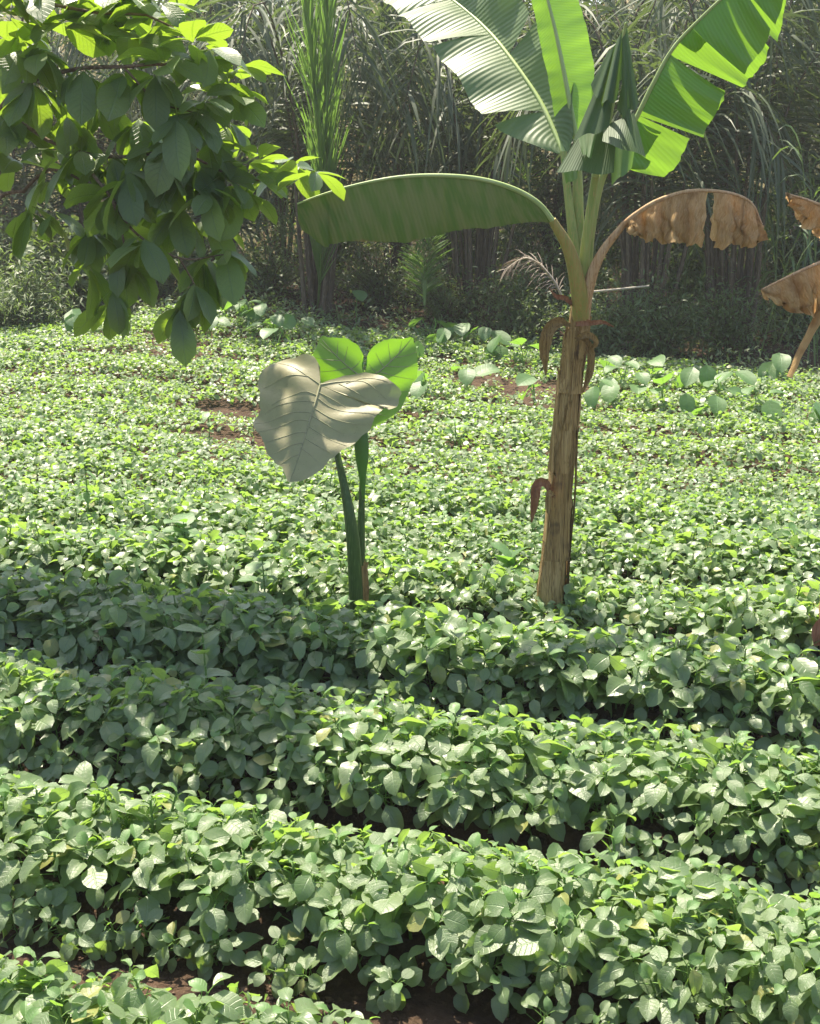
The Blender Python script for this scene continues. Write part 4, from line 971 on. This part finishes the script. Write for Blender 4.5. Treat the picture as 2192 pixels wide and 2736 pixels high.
# ------------------------------------------------------------------ taro plants along the far side of the field
TARO = [MB().add(*leaf_grid(6, 4, 1, .82, 'ovate', .2, rng.uniform(.05, .3), .02, rng.uniform(-.3, .3), i)).mesh('leaf', M['taro']) for i in range(4)]
def taro(px, py, d, n, size, label, group=None, tall=.3):
    x, y = P(px, py, d)[:2]; z = float(height(x, y)); o = thing('taro_plant', label, 'taro', (x, y, z), group)
    topz = max(.30, P(px, py, d)[2] - z)
    for i in range(n):
        a = rng.uniform(0, 6.28) if i else rng.uniform(4, 5.4); hh = topz * (1 if i == 0 else rng.uniform(.6, 1.0)); sp = rng.uniform(.03, .10) + (.05 if i else 0)
        tip = np.array((math.cos(a) * sp, math.sin(a) * sp, hh))
        C = spline([(0, 0, 0), (tip[0] * .3, tip[1] * .3, hh * .6), tip], 6) + np.array(o.location)
        part('leaf_stalk', tube(MB(), C, [.007, .005, .004], 5), M['veg_stem'], o)
        e = math.radians(rng.normal(-25, 22))
        dv = (math.cos(a) * math.cos(e), math.sin(a) * math.cos(e), math.sin(e))
        shared('leaf', TARO[int(rng.integers(0, 4))], o, Matrix(mat4(basis(dv, np.array((0, 0, 1)) + rng.normal(0, .25, 3)), tip, size * rng.uniform(.8, 1.2)).tolist()))
taro(952, 778, 16.8, 1, .26, 'single tall taro leaf on a long stalk at the bank under the level banana leaf')
taro(2078, 1000, 14.2, 2, .26, 'taro with a big drooping leaf near the hanging brown strip at right')
taro(195, 855, 16.6, 2, .24, 'taro at the left end of the far field edge below the feathery bush')
taro(2165, 1150, 11.8, 3, .20, 'bright green taro close to the right edge of the view')
L1, G1 = 'small taro plant at the far edge of the field left of the elephant ear', 'taro plants far left'
for p in [(640, 850), (660, 835), (700, 850), (730, 885), (790, 880), (740, 915), (560, 880)]: taro(p[0], p[1], 16.6 - (p[1] - 835) * .02, 3, .20, L1, G1)
L2, G2 = 'small taro plant at the far edge between elephant ear and banana trunk', 'taro plants far middle'
for p in [(1150, 880), (1190, 905), (1235, 885), (1295, 890), (1340, 915), (1400, 930), (1250, 990), (1140, 1000), (1430, 1010), (1120, 930)]: taro(p[0], p[1], 16.0 - (p[1] - 885) * .026, 3, .21, L2, G2)
L3, G3 = 'small taro plant in the far field right of the banana trunk', 'taro plants far right'
for p in [(1620, 1010), (1665, 1028), (1742, 1015), (1700, 1065), (1770, 1090), (1850, 1050), (1885, 1045), (1920, 1075), (1960, 1055), (2020, 1100), (2045, 1130), (1590, 1090), (1640, 1080), (1910, 1120), (1830, 1110)]: taro(p[0], p[1], 14.0 - (p[1] - 1010) * .018, 2, .19, L3, G3)

# ------------------------------------------------------------------ single weeds that stand out of the crop
WL = [MB().add(*leaf_grid(6, 4, 1, w, k, .15, dr, .02, .2, i)).mesh('leaf', m) for i, (w, k, dr, m) in enumerate([(.75, 'ovate', .2, M['taro']), (.6, 'ovate', .1, M['veg']), (.34, 'lance', .45, M['weed_pale']), (.45, 'lance', .25, M['veg_top'])])]
def weed(px, py, d, label, n, size, kind, el, hfrac=.6):
    top = P(px, py, d); x, y = top[:2]; z = float(height(x, y)); hh = max(.1, top[2] - z); o = thing('weed', label, 'weed', (x, y, z))
    part('stem', tube(MB(), np.array(o.location) + spline([(0, 0, 0), (.01, 0, hh * .5), (0, .01, hh)], 8), [.007, .005, .003], 6), M['veg_stem'], o)
    a = rng.uniform(0, 6.28)
    for i in range(n):
        a += 2.4; f = hfrac + (1 - hfrac) * i / max(1, n - 1); e = math.radians(rng.normal(el, 14))
        dv = (math.cos(a) * math.cos(e), math.sin(a) * math.cos(e), math.sin(e))
        shared('leaf', WL[kind], o, Matrix(mat4(basis(dv, np.array((0, 0, 1)) + rng.normal(0, .2, 3) + .4 * np.array((math.cos(a), math.sin(a), 0))), (0, .005, hh * f), size * rng.uniform(.8, 1.15)).tolist()))
weed(490, 1395, 7.6, 'broad-leaved green weed in the sunlit crop left of the elephant ear', 7, .15, 0, 10)
weed(1360, 1490, 7.4, 'leafy green clump just left of the banana trunk', 9, .15, 0, 35, .3)
weed(740, 2262, 4.15, 'tall plant with one upright leaf in the front bed', 4, .15, 1, 55, .8)
weed(700, 1490, 6.9, 'broad-leaved weed left of the elephant ear stalk', 6, .12, 0, 15)
weed(1450, 2560, 3.75, 'weed with long drooping pointed leaves in the front bed', 6, .16, 2, -55, .85)
weed(1640, 2240, 4.2, 'upright bright green shoot at the back of the front bed', 7, .09, 3, 30, .4)
weed(215, 2085, 4.45, 'tall bright shoot at the left of the front bed', 6, .11, 1, 25, .5)
weed(540, 1690, 5.35, 'bright shoot on the second bed in the shade at left', 6, .11, 1, 20, .5)
weed(225, 1240, 8.6, 'dark upright weed in the sunlit crop at far left', 8, .09, 3, -20, .3)
weed(1880, 1390, 8.4, 'dark upright weed in the sunlit crop at right', 8, .09, 3, -10, .3)
weed(1620, 1560, 7.0, 'slim weed just right of the banana trunk foot', 8, .09, 3, -10, .3)
weed(1945, 1700, 5.9, 'plant with one large upright leaf standing above the crop at right', 4, .12, 1, 60, .8)
weed(1950, 1380, 8.6, 'pale leafy weed standing in the crop toward the right', 8, .10, 3, 15, .4)
weed(1215, 1120, 11.0, 'leafy weed on the bare patch between elephant ear and trunk', 6, .12, 3, 20, .3)
weed(555, 1100, 11.3, 'weed with paired leaves on the bare earth band at left', 6, .13, 3, 5, .5)

# ------------------------------------------------------------------ small things
st = thing('bare_pole', 'pale bare pole lying across the thicket right of the banana stalks', 'pole', P(1570, 780, 15.2))
part('pole', tube(MB(), px_curve([(1540, 784, 15.2), (1640, 774, 15.2), (1735, 764, 15.2)], 12), [.014, .012, .010], 7), M['stick'], st)
sx, sy = P(690, 812, 16.7)[:2]
sn = MB().add(ico * np.array((.11, .08, .07)) * rng.uniform(.75, 1.2, (12, 1)) + (sx, sy, float(height(sx, sy)) + .03), icof)
tag(part('grey_stone', sn, M['stone']), 'grey stone on the bank between tree leaves and palm stalks', 'stone')

# ------------------------------------------------------------------ sunlit dusty air
g = Nodes('haze'); g.n('ShaderNodeOutputMaterial', {'Volume': g.n('ShaderNodeVolumePrincipled', {'Color': (.93, .96, 1, 1), 'Density': .0011, 'Anisotropy': .25}).outputs[0]})
hz = np.array([(x, y, z) for x in (-130, 130) for y in (-80, 160) for z in (-3, 13.5)], float)
tag(part('haze', MB().add(hz, [(0, 1, 3, 2), (4, 6, 7, 5), (0, 4, 5, 1), (2, 3, 7, 6), (0, 2, 6, 4), (1, 5, 7, 3)]), g.m, flat=True), 'thin pale haze over the whole field', 'haze', kind='stuff')
